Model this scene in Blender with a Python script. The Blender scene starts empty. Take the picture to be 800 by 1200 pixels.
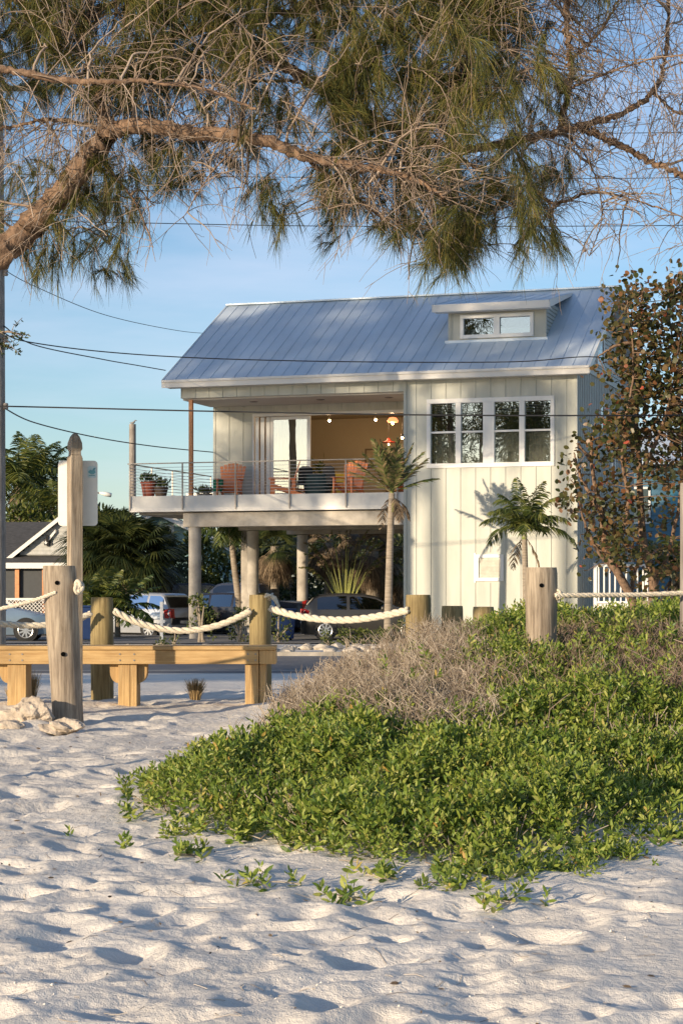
import bpy, math, random
import numpy as np
from mathutils import Vector, Matrix, Euler
R = math.radians
random.seed(7); rng = np.random.default_rng(11)
C = bpy.context.scene.collection
sc = bpy.context.scene

# ---------------------------------------------------------------- camera, sky, sun, exposure
CH = 1.63; F = 2250.0
cam_d = bpy.data.cameras.new('camera'); cam = bpy.data.objects.new('camera', cam_d); C.objects.link(cam)
cam.location = (0, 0, CH); cam.rotation_euler = (R(90), 0, 0)
cam_d.sensor_width = 36; cam_d.lens = 67.5; cam_d.shift_y = 0.075; cam_d.clip_end = 5000; cam_d.clip_start = .1
sc.camera = cam
SUN_AZ = 44.0; SUN_EL = 11.5
to_sun = Vector((-math.sin(R(SUN_AZ))*math.cos(R(SUN_EL)), -math.cos(R(SUN_AZ))*math.cos(R(SUN_EL)), math.sin(R(SUN_EL))))
w = bpy.data.worlds.new('World'); sc.world = w; w.use_nodes = True
nt = w.node_tree; nt.nodes.clear()
sky = nt.nodes.new('ShaderNodeTexSky'); sky.sky_type = 'NISHITA'; sky.sun_disc = False
sky.sun_elevation = R(SUN_EL); sky.sun_rotation = math.atan2(to_sun.x, to_sun.y) % (2*math.pi)
sky.altitude = 0; sky.air_density = 1.0; sky.dust_density = .35; sky.ozone_density = 2.6
bg = nt.nodes.new('ShaderNodeBackground'); bg.inputs['Strength'].default_value = 0.13
tc = nt.nodes.new('ShaderNodeTexCoord')
mp = nt.nodes.new('ShaderNodeMapping'); mp.inputs['Scale'].default_value = (2.2, 2.2, 13)
nz = nt.nodes.new('ShaderNodeTexNoise'); nz.inputs['Scale'].default_value = 2.1; nz.inputs['Detail'].default_value = 6; nz.inputs['Roughness'].default_value = .55
rp = nt.nodes.new('ShaderNodeValToRGB'); rp.color_ramp.elements[0].position = .44; rp.color_ramp.elements[0].color = (0,0,0,1)
rp.color_ramp.elements[1].position = .78; rp.color_ramp.elements[1].color = (.38,.38,.38,1)
mx = nt.nodes.new('ShaderNodeMix'); mx.data_type = 'RGBA'; mx.inputs['B'].default_value = (5.6, 5.6, 6.2, 1)
out = nt.nodes.new('ShaderNodeOutputWorld')
L = nt.links.new
L(tc.outputs['Generated'], mp.inputs['Vector']); L(mp.outputs[0], nz.inputs['Vector']); L(nz.outputs['Fac'], rp.inputs['Fac'])
L(rp.outputs['Color'], mx.inputs['Factor']); L(sky.outputs[0], mx.inputs['A']); tn = nt.nodes.new('ShaderNodeMix'); tn.data_type = 'RGBA'; tn.blend_type = 'MULTIPLY'; tn.inputs['Factor'].default_value = 1; tn.inputs['B'].default_value = (.93,.965,1.05,1); L(mx.outputs['Result'], tn.inputs['A']); L(tn.outputs['Result'], bg.inputs['Color']); L(bg.outputs[0], out.inputs['Surface'])
sd = bpy.data.lights.new('sun', 'SUN'); sd.energy = 5.0; sd.angle = R(.6); sd.color = (1.0, .81, .58)
sun = bpy.data.objects.new('sun', sd); C.objects.link(sun); sun.rotation_euler = to_sun.to_track_quat('Z', 'Y').to_euler()
vs = sc.view_settings; vs.view_transform = 'Standard'; vs.look = 'None'; vs.gamma = 1; vs.exposure = 0.36; vs.use_curve_mapping = False
sc.cycles.max_bounces = 6; sc.cycles.transparent_max_bounces = 12

def P(px, py, Y):
    return Vector(((px-400)/F*Y, Y, CH-(py-690)/F*Y))

# ---------------------------------------------------------------- materials
def nodes(name):
    m = bpy.data.materials.new(name); m.use_nodes = True
    return m, m.node_tree, m.node_tree.nodes['Principled BSDF']
def c4(c): return (c[0], c[1], c[2], 1)
def mat(name, col, rough=.6, metal=0, var=.12, scale=6, stretch=(1,1,1), bump=.0, bscale=40, spec=.5, col2=None, detail=5):
    m, t, b = nodes(name)
    b.inputs['Roughness'].default_value = rough; b.inputs['Metallic'].default_value = metal
    b.inputs['Specular IOR Level'].default_value = spec
    tc = t.nodes.new('ShaderNodeTexCoord'); mp = t.nodes.new('ShaderNodeMapping'); mp.inputs['Scale'].default_value = stretch
    n = t.nodes.new('ShaderNodeTexNoise'); n.inputs['Scale'].default_value = scale; n.inputs['Detail'].default_value = detail; n.inputs['Roughness'].default_value = .6
    r = t.nodes.new('ShaderNodeValToRGB'); r.color_ramp.elements[0].position = .3; r.color_ramp.elements[1].position = .72
    a = col2 if col2 else [x*(1-var*1.6) for x in col]
    bb = col if col2 else [min(1, x*(1+var)) for x in col]
    r.color_ramp.elements[0].color = c4(a); r.color_ramp.elements[1].color = c4(bb)
    t.links.new(tc.outputs['Object'], mp.inputs['Vector']); t.links.new(mp.outputs[0], n.inputs['Vector'])
    t.links.new(n.outputs['Fac'], r.inputs['Fac']); t.links.new(r.outputs['Color'], b.inputs['Base Color'])
    if bump:
        n2 = t.nodes.new('ShaderNodeTexNoise'); n2.inputs['Scale'].default_value = bscale; n2.inputs['Detail'].default_value = 4
        t.links.new(mp.outputs[0], n2.inputs['Vector'])
        bp = t.nodes.new('ShaderNodeBump'); bp.inputs['Strength'].default_value = bump; bp.inputs['Distance'].default_value = .02
        t.links.new(n2.outputs['Fac'], bp.inputs['Height']); t.links.new(bp.outputs[0], b.inputs['Normal'])
    return m
def leafmat(name, cols, rough=.5, trans=.3, spec=.4):
    """colour differs leaf by leaf (random per island); cols = list of (pos, colour)"""
    m, t, b = nodes(name); b.inputs['Roughness'].default_value = rough; b.inputs['Specular IOR Level'].default_value = spec
    g = t.nodes.new('ShaderNodeNewGeometry'); r = t.nodes.new('ShaderNodeValToRGB')
    el = r.color_ramp.elements
    el[0].position = cols[0][0]; el[0].color = c4(cols[0][1]); el[1].position = cols[-1][0]; el[1].color = c4(cols[-1][1])
    for p, c in cols[1:-1]:
        e = el.new(p); e.color = c4(c)
    t.links.new(g.outputs['Random Per Island'], r.inputs['Fac']); t.links.new(r.outputs['Color'], b.inputs['Base Color'])
    if trans:
        tr = t.nodes.new('ShaderNodeBsdfTranslucent'); ms = t.nodes.new('ShaderNodeMixShader'); ms.inputs[0].default_value = trans
        t.links.new(r.outputs['Color'], tr.inputs['Color']); o = t.nodes['Material Output']
        t.links.new(b.outputs[0], ms.inputs[1]); t.links.new(tr.outputs[0], ms.inputs[2]); t.links.new(ms.outputs[0], o.inputs['Surface'])
    return m
def glassmat(name, refl=.35, tint=(.75,.8,.8), rough=.0):
    m = bpy.data.materials.new(name); m.use_nodes = True; t = m.node_tree; t.nodes.clear()
    o = t.nodes.new('ShaderNodeOutputMaterial'); ms = t.nodes.new('ShaderNodeMixShader'); gl = t.nodes.new('ShaderNodeBsdfGlossy'); tr = t.nodes.new('ShaderNodeBsdfTransparent')
    gl.inputs['Roughness'].default_value = rough; gl.inputs['Color'].default_value = (.9,.93,.95,1); tr.inputs['Color'].default_value = c4(tint)
    lw = t.nodes.new('ShaderNodeLayerWeight'); lw.inputs['Blend'].default_value = .35
    ma = t.nodes.new('ShaderNodeMath'); ma.operation = 'ADD'; ma.use_clamp = True; ma.inputs[1].default_value = refl
    tc = t.nodes.new('ShaderNodeTexCoord'); n = t.nodes.new('ShaderNodeTexNoise'); n.inputs['Scale'].default_value = 1.3
    bp = t.nodes.new('ShaderNodeBump'); bp.inputs['Strength'].default_value = .05; bp.inputs['Distance'].default_value = .01
    t.links.new(tc.outputs['Object'], n.inputs['Vector']); t.links.new(n.outputs['Fac'], bp.inputs['Height']); t.links.new(bp.outputs[0], gl.inputs['Normal'])
    t.links.new(lw.outputs['Fresnel'], ma.inputs[0]); t.links.new(ma.outputs[0], ms.inputs[0]); t.links.new(tr.outputs[0], ms.inputs[1]); t.links.new(gl.outputs[0], ms.inputs[2]); t.links.new(ms.outputs[0], o.inputs['Surface'])
    return m
def emit(name, col, s):
    m, t, b = nodes(name); b.inputs['Emission Color'].default_value = c4(col); b.inputs['Emission Strength'].default_value = s; b.inputs['Base Color'].default_value = c4(col)
    return m
def woodmat(name, col, dark, sc_=3, rough=.75, crack=.25):
    """grain stretched along local z, a few darker checks"""
    m, t, b = nodes(name); b.inputs['Roughness'].default_value = rough; b.inputs['Specular IOR Level'].default_value = .25
    tc = t.nodes.new('ShaderNodeTexCoord'); mp = t.nodes.new('ShaderNodeMapping'); mp.inputs['Scale'].default_value = (14, 14, .9)
    n = t.nodes.new('ShaderNodeTexNoise'); n.inputs['Scale'].default_value = sc_; n.inputs['Detail'].default_value = 8; n.inputs['Roughness'].default_value = .65
    n3 = t.nodes.new('ShaderNodeTexNoise'); n3.inputs['Scale'].default_value = 2.5; n3.inputs['Detail'].default_value = 3
    r = t.nodes.new('ShaderNodeValToRGB'); r.color_ramp.elements[0].position = .32; r.color_ramp.elements[1].position = .62
    r.color_ramp.elements[0].color = c4(dark); r.color_ramp.elements[1].color = c4(col)
    mx = t.nodes.new('ShaderNodeMix'); mx.data_type = 'RGBA'; mx.blend_type = 'MULTIPLY'; mx.inputs['Factor'].default_value = .5
    r2 = t.nodes.new('ShaderNodeValToRGB'); r2.color_ramp.elements[0].position = .35; r2.color_ramp.elements[0].color = (.55,.5,.45,1); r2.color_ramp.elements[1].position = .65; r2.color_ramp.elements[1].color = (1.1,1.08,1,1)
    t.links.new(tc.outputs['Object'], mp.inputs['Vector']); t.links.new(mp.outputs[0], n.inputs['Vector']); t.links.new(tc.outputs['Object'], n3.inputs['Vector'])
    t.links.new(n.outputs['Fac'], r.inputs['Fac']); t.links.new(n3.outputs['Fac'], r2.inputs['Fac'])
    t.links.new(r.outputs['Color'], mx.inputs['A']); t.links.new(r2.outputs['Color'], mx.inputs['B']); t.links.new(mx.outputs['Result'], b.inputs['Base Color'])
    bp = t.nodes.new('ShaderNodeBump'); bp.inputs['Strength'].default_value = .5; bp.inputs['Distance'].default_value = .012
    t.links.new(n.outputs['Fac'], bp.inputs['Height']); t.links.new(bp.outputs[0], b.inputs['Normal'])
    return m

M = {}
M['siding'] = mat('siding', (.50,.505,.435), .55, var=.09, scale=2.2, stretch=(1,1,.2))
M['gable_siding'] = mat('gable_siding', (.46,.47,.43), .55, var=.06, scale=1.2)
M['dormer_siding'] = mat('dormer_siding', (.42,.42,.36), .55, var=.05, scale=2)
M['trim'] = mat('trim', (.70,.67,.61), .45, var=.03, scale=2)
M['white'] = mat('white_paint', (.74,.73,.69), .4, var=.03, scale=3)
M['roof'] = mat('roof_metal', (.60,.68,.74), .5, metal=.28, var=.08, scale=.9, stretch=(1,.4,.4))
M['concrete'] = mat('concrete', (.42,.38,.32), .85, var=.22, scale=2.2, bump=.35, bscale=18)
M['deckboard'] = mat('deck_board', (.30,.24,.19), .7, var=.2, scale=3)
M['fascia'] = mat('deck_fascia', (.64,.62,.57), .5, var=.05, scale=2.5)
M['steel'] = mat('rail_steel', (.27,.25,.23), .45, metal=.4, var=.05)
M['cable'] = mat('cable_steel', (.6,.58,.54), .4, metal=.4, var=.03)
M['rust'] = mat('orange_steel', (.62,.27,.11), .55, var=.15, scale=8)
M['orange'] = mat('orange_plastic', (.85,.28,.10), .45, var=.07, scale=4)
M['ceil'] = mat('porch_ceiling', (.62,.58,.52), .7, var=.04, scale=1)
M['room'] = mat('room_wall', (.36,.31,.22), .8, var=.04, scale=1)
M['dark'] = mat('dark_paint', (.025,.024,.024), .5, var=.2)
M['unlitroom'] = mat('unlit_room', (.05,.045,.04), .9, var=.2)  # near-black colour stands in for the lack of light indoors
M['glass'] = glassmat('window_glass', .24, (.85,.87,.85))
M['curtain'] = mat('curtain_cloth', (.55,.52,.46), .9, var=.35, scale=3, stretch=(3,3,.6))
M['doorglass'] = glassmat('door_glass', .25, (.8,.8,.75))
M['pile'] = woodmat('weathered_pile_wood', (.44,.37,.29), (.17,.135,.10))
M['treated'] = woodmat('treated_post_wood', (.34,.27,.135), (.16,.12,.055))
M['greywood'] = woodmat('grey_pole_wood', (.36,.33,.30), (.17,.15,.135))
M['pine'] = woodmat('bench_lumber', (.56,.39,.19), (.40,.25,.11))
M['rope'] = mat('rope_fibre', (.74,.66,.52), .9, var=.15, scale=30, bump=.6, bscale=120)
M['wire'] = mat('wire_black', (.02,.02,.022), .6, var=.1)
M['asphalt'] = mat('asphalt', (.16,.155,.155), .85, var=.15, scale=3, bump=.4, bscale=60)
M['line'] = mat('road_paint', (.7,.68,.6), .7, var=.1)
M['bark'] = mat('casuarina_bark', (.31,.205,.135), .95, var=.3, scale=11, stretch=(1,1,1), bump=1.0, bscale=30, col2=(.10,.066,.045), spec=.15)
M['twig'] = leafmat('twig_bark', [(0,(.14,.10,.07)), (.5,(.27,.20,.145)), (1,(.42,.34,.27))], .8, 0)
M['needle'] = leafmat('pine_needle', [(0,(.028,.038,.012)), (.4,(.08,.095,.02)), (.78,(.18,.175,.035)), (1,(.29,.20,.06))], .6, .25)
M['sea_leaf'] = leafmat('sea_purslane_leaf', [(0,(.07,.13,.02)), (.4,(.17,.24,.035)), (.8,(.31,.36,.065)), (.98,(.42,.42,.12)), (1,(.46,.26,.06))], .45, .3)
M['dryt'] = leafmat('dry_twig', [(0,(.12,.085,.06)), (.5,(.30,.24,.175)), (1,(.54,.46,.36))], .9, 0)
M['palm_leaf'] = leafmat('palm_leaf', [(0,(.035,.07,.02)), (.55,(.08,.12,.03)), (1,(.17,.19,.05))], .45, .25)
M['palm_dry'] = leafmat('palm_dry_leaf', [(0,(.09,.06,.035)), (.6,(.20,.145,.09)), (1,(.32,.24,.15))], .8, .15)
M['mixfrond'] = leafmat('windburnt_frond', [(0,(.06,.10,.025)), (.5,(.15,.16,.045)), (1,(.26,.18,.10))], .6, .2)
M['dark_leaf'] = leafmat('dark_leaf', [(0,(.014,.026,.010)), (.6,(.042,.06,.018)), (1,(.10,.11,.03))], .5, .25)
M['mid_leaf'] = leafmat('mid_leaf', [(0,(.035,.06,.015)), (.5,(.09,.12,.025)), (1,(.20,.20,.045))], .5, .3)
M['grape'] = leafmat('seagrape_leaf', [(0,(.04,.055,.016)), (.45,(.09,.09,.028)), (.8,(.16,.10,.038)), (.985,(.22,.10,.045)), (1,(.60,.13,.08))], .4, .3)
M['trunkp'] = mat('palm_trunk', (.30,.25,.19), .9, var=.25, scale=3, stretch=(1,1,9), bump=.6, bscale=8)
M['shaft'] = mat('palm_crownshaft', (.22,.25,.07), .5, var=.2, scale=4)
M['rock'] = mat('coral_rock', (.52,.44,.35), .95, var=.25, scale=9, bump=.9, bscale=25)
M['shingle'] = mat('shingle', (.075,.072,.068), .9, var=.3, scale=5, stretch=(1,1,6), bump=.4, bscale=14)
M['teal'] = mat('teal_siding', (.20,.33,.33), .6, var=.06)
M['blue'] = mat('blue_siding', (.07,.17,.24), .6, var=.06)
M['cyan'] = mat('light_blue_panel', (.09,.30,.38), .5, var=.05)
M['grass'] = leafmat('dry_grass', [(0,(.25,.17,.08)), (1,(.50,.36,.18))], .8, .2)
M['rubber'] = mat('rubber', (.018,.018,.018), .8, var=.1)
M['rim'] = mat('alloy', (.6,.6,.6), .3, metal=.8, var=.03)
M['carglass'] = glassmat('car_glass', .10, (.18,.2,.2))
M['red'] = mat('red_lamp', (.5,.02,.02), .25, var=.1)
M['lens'] = mat('lamp_lens', (.75,.75,.72), .15, var=.1)
M['terracotta'] = mat('terracotta', (.42,.10,.05), .6, var=.15)
M['brownpot'] = mat('brown_pot', (.12,.08,.055), .6, var=.2)
M['greencloth'] = mat('green_cloth', (.03,.26,.12), .9, var=.15)
M['darkteal'] = mat('dark_teal_cloth', (.02,.05,.055), .8, var=.25)
M['bluebin'] = mat('blue_plastic', (.012,.035,.12), .5, var=.1)
M['signback'] = mat('sign_white', (.84,.80,.72), .45, var=.04, scale=6)
M['emblem'] = mat('emblem_teal', (.16,.42,.46), .5, var=.12, scale=20)
M['emblem2'] = mat('emblem_pale', (.62,.74,.74), .5, var=.05, scale=20)
M['hole'] = mat('hole_shade', (.004,.004,.004), 1, spec=0)  # black painted in for the shade inside a hole
M['bulb'] = emit('bulb', (1,.62,.28), 30)
M['shade_glow'] = emit('lamp_shade_lit', (1,.26,.10), 1.6)

# ---------------------------------------------------------------- mesh builder
class MB:
    def __init__(s): s.v = []; s.n = 0; s.fi = []; s.ft = []
    def add(s, v, faces):
        v = np.asarray(v, dtype=np.float64).reshape(-1, 3)
        for f in faces: s.ft.append(np.array([len(f)])); s.fi.append(np.asarray(f)+s.n)
        s.v.append(v); s.n += len(v); return s
    def addq(s, v, q):   # q: (n,k) array of equal faces
        v = np.asarray(v).reshape(-1, 3); q = np.asarray(q)
        s.v.append(v); s.fi.append((q+s.n).ravel()); s.ft.append(np.full(len(q), q.shape[1])); s.n += len(v); return s
    def box(s, lo, hi, rz=0, piv=None):
        x0,y0,z0 = lo; x1,y1,z1 = hi
        v = np.array([[x0,y0,z0],[x1,y0,z0],[x1,y1,z0],[x0,y1,z0],[x0,y0,z1],[x1,y0,z1],[x1,y1,z1],[x0,y1,z1]], float)
        if rz:
            c = np.array(piv if piv is not None else [(x0+x1)/2,(y0+y1)/2,0], float); a = v-c; co, si = math.cos(rz), math.sin(rz)
            v = np.stack([a[:,0]*co-a[:,1]*si, a[:,0]*si+a[:,1]*co, a[:,2]], 1)+c
        return s.add(v, [(0,3,2,1),(4,5,6,7),(0,1,5,4),(1,2,6,5),(2,3,7,6),(3,0,4,7)])
    def beam(s, p0, p1, wd, ht, up=(0,0,1)):
        p0 = Vector(p0); p1 = Vector(p1); d = (p1-p0).normalized(); sd_ = d.cross(Vector(up))
        if sd_.length < 1e-4: sd_ = d.cross(Vector((1,0,0)))
        sd_.normalize(); u = sd_.cross(d)
        v = [tuple(p+sd_*a*wd/2+u*b*ht/2) for p in (p0,p1) for a,b in ((-1,-1),(1,-1),(1,1),(-1,1))]
        return s.add(v, [(0,1,2,3),(7,6,5,4),(0,4,5,1),(1,5,6,2),(2,6,7,3),(3,7,4,0)])
    def prism(s, poly, d):   # poly list of 3d points, extruded by vector d
        n = len(poly); v = [tuple(p) for p in poly]+[tuple(np.array(p)+np.array(d)) for p in poly]
        return s.add(v, [tuple(range(n))[::-1], tuple(range(n, 2*n))]+[(i,(i+1)%n,(i+1)%n+n,i+n) for i in range(n)])
    def tube(s, pts, rad, n=8, cap=True):
        pts = np.array(pts, float); rad = np.array(rad if np.ndim(rad) else [rad]*len(pts), float)
        v, q = tubes(pts[None], rad[None], n); s.addq(v, q)
        if cap:
            K = len(pts); a = s.n-K*n
            s.ft += [np.array([n]), np.array([n])]; s.fi += [np.arange(n)[::-1]+a, np.arange(n)+a+(K-1)*n]
        return s
    def lathe(s, prof, c=(0,0,0), n=20):
        a = np.linspace(0, 2*math.pi, n, endpoint=False); v = []
        for r, z in prof: v += [(c[0]+r*math.cos(t), c[1]+r*math.sin(t), c[2]+z) for t in a]
        K = len(prof); f = [(i*n+j, i*n+(j+1)%n, (i+1)*n+(j+1)%n, (i+1)*n+j) for i in range(K-1) for j in range(n)]
        f += [tuple(range(n))[::-1], tuple((K-1)*n+j for j in range(n))]
        return s.add(v, f)
    def build(s, name, m, parent=None, smooth=False, bevel=0, loc=None):
        me = bpy.data.meshes.new(name); V = np.concatenate(s.v) if s.v else np.zeros((0,3))
        fi = np.concatenate(s.fi).astype(np.int32); ft = np.concatenate(s.ft).astype(np.int32)
        me.vertices.add(len(V)); me.vertices.foreach_set('co', V.astype(np.float32).ravel())
        me.loops.add(len(fi)); me.loops.foreach_set('vertex_index', fi)
        me.polygons.add(len(ft)); st = np.concatenate([[0], np.cumsum(ft)[:-1]]).astype(np.int32)
        me.polygons.foreach_set('loop_start', st); me.polygons.foreach_set('loop_total', ft)
        me.polygons.foreach_set('use_smooth', np.full(len(ft), bool(smooth)))
        me.update(calc_edges=True); me.validate()
        me.materials.append(M[m] if isinstance(m, str) else m)
        o = bpy.data.objects.new(name, me); C.objects.link(o)
        if parent: o.parent = parent
        if loc is not None: o.location = loc
        if smooth == 'auto': o.modifiers.new('edges', 'EDGE_SPLIT').split_angle = R(35)
        if bevel:
            b = o.modifiers.new('bevel', 'BEVEL'); b.width = bevel; b.segments = 2; b.limit_method = 'ANGLE'; b.angle_limit = R(40)
        return o
def tubes(P_, rad, n=3):
    """P_ (N,K,3), rad (N,K) -> verts, quads of N open tubes"""
    N, K, _ = P_.shape
    T = np.empty_like(P_); T[:,1:-1] = P_[:,2:]-P_[:,:-2]; T[:,0] = P_[:,1]-P_[:,0]; T[:,-1] = P_[:,-1]-P_[:,-2]
    T /= np.linalg.norm(T, axis=2, keepdims=True)+1e-9
    mean = P_[:,-1]-P_[:,0]; ref = np.where(np.abs(mean[:,2:3]) > .8*np.linalg.norm(mean, axis=1, keepdims=True), np.array([[1.,.13,0]]), np.array([[.1,.05,1.]]))
    A = np.cross(T, ref[:,None,:]); A /= np.linalg.norm(A, axis=2, keepdims=True)+1e-9; B = np.cross(T, A)
    a = np.arange(n)*2*math.pi/n
    V = P_[:,:,None,:]+rad[:,:,None,None]*(A[:,:,None,:]*np.cos(a)[None,None,:,None]+B[:,:,None,:]*np.sin(a)[None,None,:,None])
    idx = np.arange(N*K*n).reshape(N, K, n)
    q = np.stack([idx[:,:-1,:], np.roll(idx,-1,2)[:,:-1,:], np.roll(idx,-1,2)[:,1:,:], idx[:,1:,:]], -1).reshape(-1,4)
    return V.reshape(-1,3), q
def ribbons(P_, W, S):
    """P_ (N,K,3), W (N,K) half widths, S (N,3) side vectors"""
    N, K, _ = P_.shape
    V = np.stack([P_-S[:,None,:]*W[:,:,None], P_+S[:,None,:]*W[:,:,None]], 2)
    idx = np.arange(N*K*2).reshape(N, K, 2)
    q = np.stack([idx[:,:-1,0], idx[:,:-1,1], idx[:,1:,1], idx[:,1:,0]], -1).reshape(-1,4)
    return V.reshape(-1,3), q
def nrm(a): return a/(np.linalg.norm(a, axis=-1, keepdims=True)+1e-9)
def rdir(n): return nrm(rng.normal(size=(n,3)))
def leaves(mb, B, D, Ln, Wd, roundish=False, fold=.18):
    """leaf blades: B base (N,3), D direction (N,3), Ln (N,), Wd (N,) half width"""
    N = len(B); D = nrm(D); S = nrm(np.cross(D, rdir(N))); U = np.cross(S, D)
    ks = [(0,0),(.3,.8),(.62,1),(.9,.6),(1,0),(.9,-.6),(.62,-1),(.3,-.8)] if roundish else [(0,0),(.35,.85),(.7,.8),(1,0),(.7,-.8),(.35,-.85)]
    V = np.stack([B+D*(Ln*a)[:,None]+S*(Wd*b)[:,None]+U*(abs(b)*Wd*fold*2)[:,None] for a, b in ks], 1)
    k = len(ks); h = k//2
    idx = np.arange(N*k).reshape(N, k)
    mb.addq(V, idx); return mb
def tag(o, label=None, cat=None, group=None, kind=None):
    if label: o['label'] = label
    if cat: o['category'] = cat
    if group: o['group'] = group
    if kind: o['kind'] = kind
    return o
def empty(name, loc, rz=0, label=None, cat=None, group=None):
    o = bpy.data.objects.new(name, None); C.objects.link(o); o.location = loc; o.rotation_euler = (0,0,rz); o.empty_display_size = .2
    return tag(o, label, cat, group)
def copy_tree(o, parent=None):
    c = o.copy(); C.objects.link(c); c.parent = parent
    for ch in [x for x in bpy.data.objects if x.parent == o and x.name in C.objects]: copy_tree(ch, c)
    return c
def smst(a, b, x): t = np.clip((x-a)/(b-a), 0, 1); return t*t*(3-2*t)
def interp_path(pts, k):
    pts = np.array(pts, float); n = len(pts); u = np.linspace(0, n-1, k); i = np.clip(u.astype(int), 0, n-2); f = u-i
    p0 = pts[np.clip(i-1,0,n-1)]; p1 = pts[i]; p2 = pts[i+1]; p3 = pts[np.clip(i+2,0,n-1)]; f = f[:,None] if pts.ndim > 1 else f
    return .5*((2*p1)+(-p0+p2)*f+(2*p0-5*p1+4*p2-p3)*f*f+(-p0+3*p1-3*p2+p3)*f**3)

# ---------------------------------------------------------------- terrain
def vnoise(x, y, seed=0):
    xi = np.floor(x).astype(np.int64); yi = np.floor(y).astype(np.int64); fx = x-xi; fy = y-yi
    fx = fx*fx*(3-2*fx); fy = fy*fy*(3-2*fy)
    def h(a, b):
        n = (a*374761393+b*668265263+seed*982451653) & 0x7fffffff; n = ((n ^ (n >> 13))*1274126177) & 0x7fffffff
        return ((n ^ (n >> 16)) & 0xffff)/65535.0
    return (h(xi,yi)*(1-fx)+h(xi+1,yi)*fx)*(1-fy)+(h(xi,yi+1)*(1-fx)+h(xi+1,yi+1)*fx)*fy
def fbm(x, y, o=4, seed=0):
    s = 0; a = .5
    for i in range(o): s = s+a*vnoise(x*2**i+i*17.3, y*2**i-i*9.1, seed+i); a *= .5
    return s
def g0(x, y):
    base = np.interp(y, [-60,0,4,6.5,10,14,19,22,34,37,60,2000], [0,.05,.12,.17,.22,.33,.48,.44,.10,-.02,-.02,-.02])
    m = .46*smst(-1.2, 1.3, x)*smst(9.8, 16, y)*(1-smst(18.5, 25, y))*(1-.5*smst(6,14,x))
    return base+m
def g(x, y): return float(g0(np.array(float(x)), np.array(float(y))))
def steps(segs):
    r = [segs[0][0]]
    for a, b, s in segs:
        n = max(1, int(round((b-a)/s))); r += list(np.linspace(a, b, n+1)[1:])
    return np.array(r)
gx = steps([(-1500,-300,200),(-300,-60,40),(-60,-14,5),(-14,-4.5,.5),(-4.5,-2.4,.06),(-2.4,3.2,.024),(3.2,4.5,.06),(4.5,14,.5),(14,60,5),(60,300,40),(300,1500,200)])
gy = steps([(-60,-10,10),(-10,4,2),(4,6.0,.25),(6.0,9.5,.02),(9.5,13,.028),(13,21,.045),(21,36,.12),(36,60,2),(60,300,20),(300,3000,300)])
GX, GY = np.meshgrid(gx, gy)
Z = g0(GX, GY)
near = smst(36, 22, GY)*smst(4,5.5,GY) if False else (1-smst(22, 34, GY))*smst(4, 5, GY)
Z = Z+near*(.085*(fbm(GX*1.5, GY*1.2, 3, 3)-.45)+.010*(fbm(GX*14, GY*14, 3, 9)-.45)+.006*(fbm(GX*50,GY*50,2,21)-.4))
fr = np.random.default_rng(5)
D = np.zeros_like(Z); DR = np.zeros_like(Z)
def stamp(cx, cy, L_, W_, a, dep):
    ix = np.where(np.abs(gx-cx) < L_*2.3)[0]; iy = np.where(np.abs(gy-cy) < L_*2.3)[0]
    if len(ix) < 3 or len(iy) < 3: return
    X = GX[np.ix_(iy,ix)]-cx; Y = GY[np.ix_(iy,ix)]-cy
    X = X+.05*(vnoise(GX[np.ix_(iy,ix)]*7, GY[np.ix_(iy,ix)]*7, 4)-.5); Y = Y+.07*(vnoise(GX[np.ix_(iy,ix)]*7, GY[np.ix_(iy,ix)]*7, 14)-.5)
    u = (X*math.cos(a)+Y*math.sin(a))/L_; v = (-X*math.sin(a)+Y*math.cos(a))/W_; r = np.sqrt(u*u+v*v)
    sl = np.ix_(iy,ix); D[sl] = np.minimum(D[sl], -dep*(1-smst(.15, 1.1, r))); DR[sl] = np.maximum(DR[sl], dep*.40*np.exp(-((r-1.3)/.36)**2))
for k in range(1350):
    cy = 5.6+fr.random()**1.0*17; cx = (fr.random()*2-1)*(.24*cy+.5)
    if cx > 2.7+.0*cy and cy > 12: continue
    s = fr.choice([fr.uniform(.4,.7), fr.uniform(.7,1.3), fr.uniform(.8,1.5)])
    stamp(cx, cy, .175*s, .105*s, fr.normal(1.0, .8), fr.uniform(.018, .055)*min(1.15, s))
fade = 1-.85*smst(-1.6, -.6, GX)*smst(10.3, 11.6, GY)*(1-smst(17,20,GY))
slopef = 1-.55*smst(.2,1.2,GX)*smst(8.6,9.6,GY)
Z = Z+(D+DR)*.84*near*fade*slopef
# coral / sand spoil heap beside the big pile
Z = Z+.10*np.exp(-(((GX+2.75)/.30)**2+((GY-16.6)/.45)**2))*(.6+.8*vnoise(GX*9,GY*9,5))
# fine grain only; the footprints are geometry
ms, t, b = nodes('sand'); b.inputs['Roughness'].default_value = .95; b.inputs['Specular IOR Level'].default_value = .15
tc = t.nodes.new('ShaderNodeTexCoord'); n1 = t.nodes.new('ShaderNodeTexNoise'); n1.inputs['Scale'].default_value = 2.2; n1.inputs['Detail'].default_value = 8; n1.inputs['Roughness'].default_value = .65
r1 = t.nodes.new('ShaderNodeValToRGB'); r1.color_ramp.elements[0].position = .3; r1.color_ramp.elements[0].color = (.69,.63,.545,1); r1.color_ramp.elements[1].position = .65; r1.color_ramp.elements[1].color = (.81,.75,.66,1)
n2 = t.nodes.new('ShaderNodeTexNoise'); n2.inputs['Scale'].default_value = 160; n2.inputs['Detail'].default_value = 4
n3 = t.nodes.new('ShaderNodeTexNoise'); n3.inputs['Scale'].default_value = 24; n3.inputs['Detail'].default_value = 5
ad = t.nodes.new('ShaderNodeMath'); ad.operation = 'MULTIPLY_ADD'; ad.inputs[1].default_value = 3.0
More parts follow.
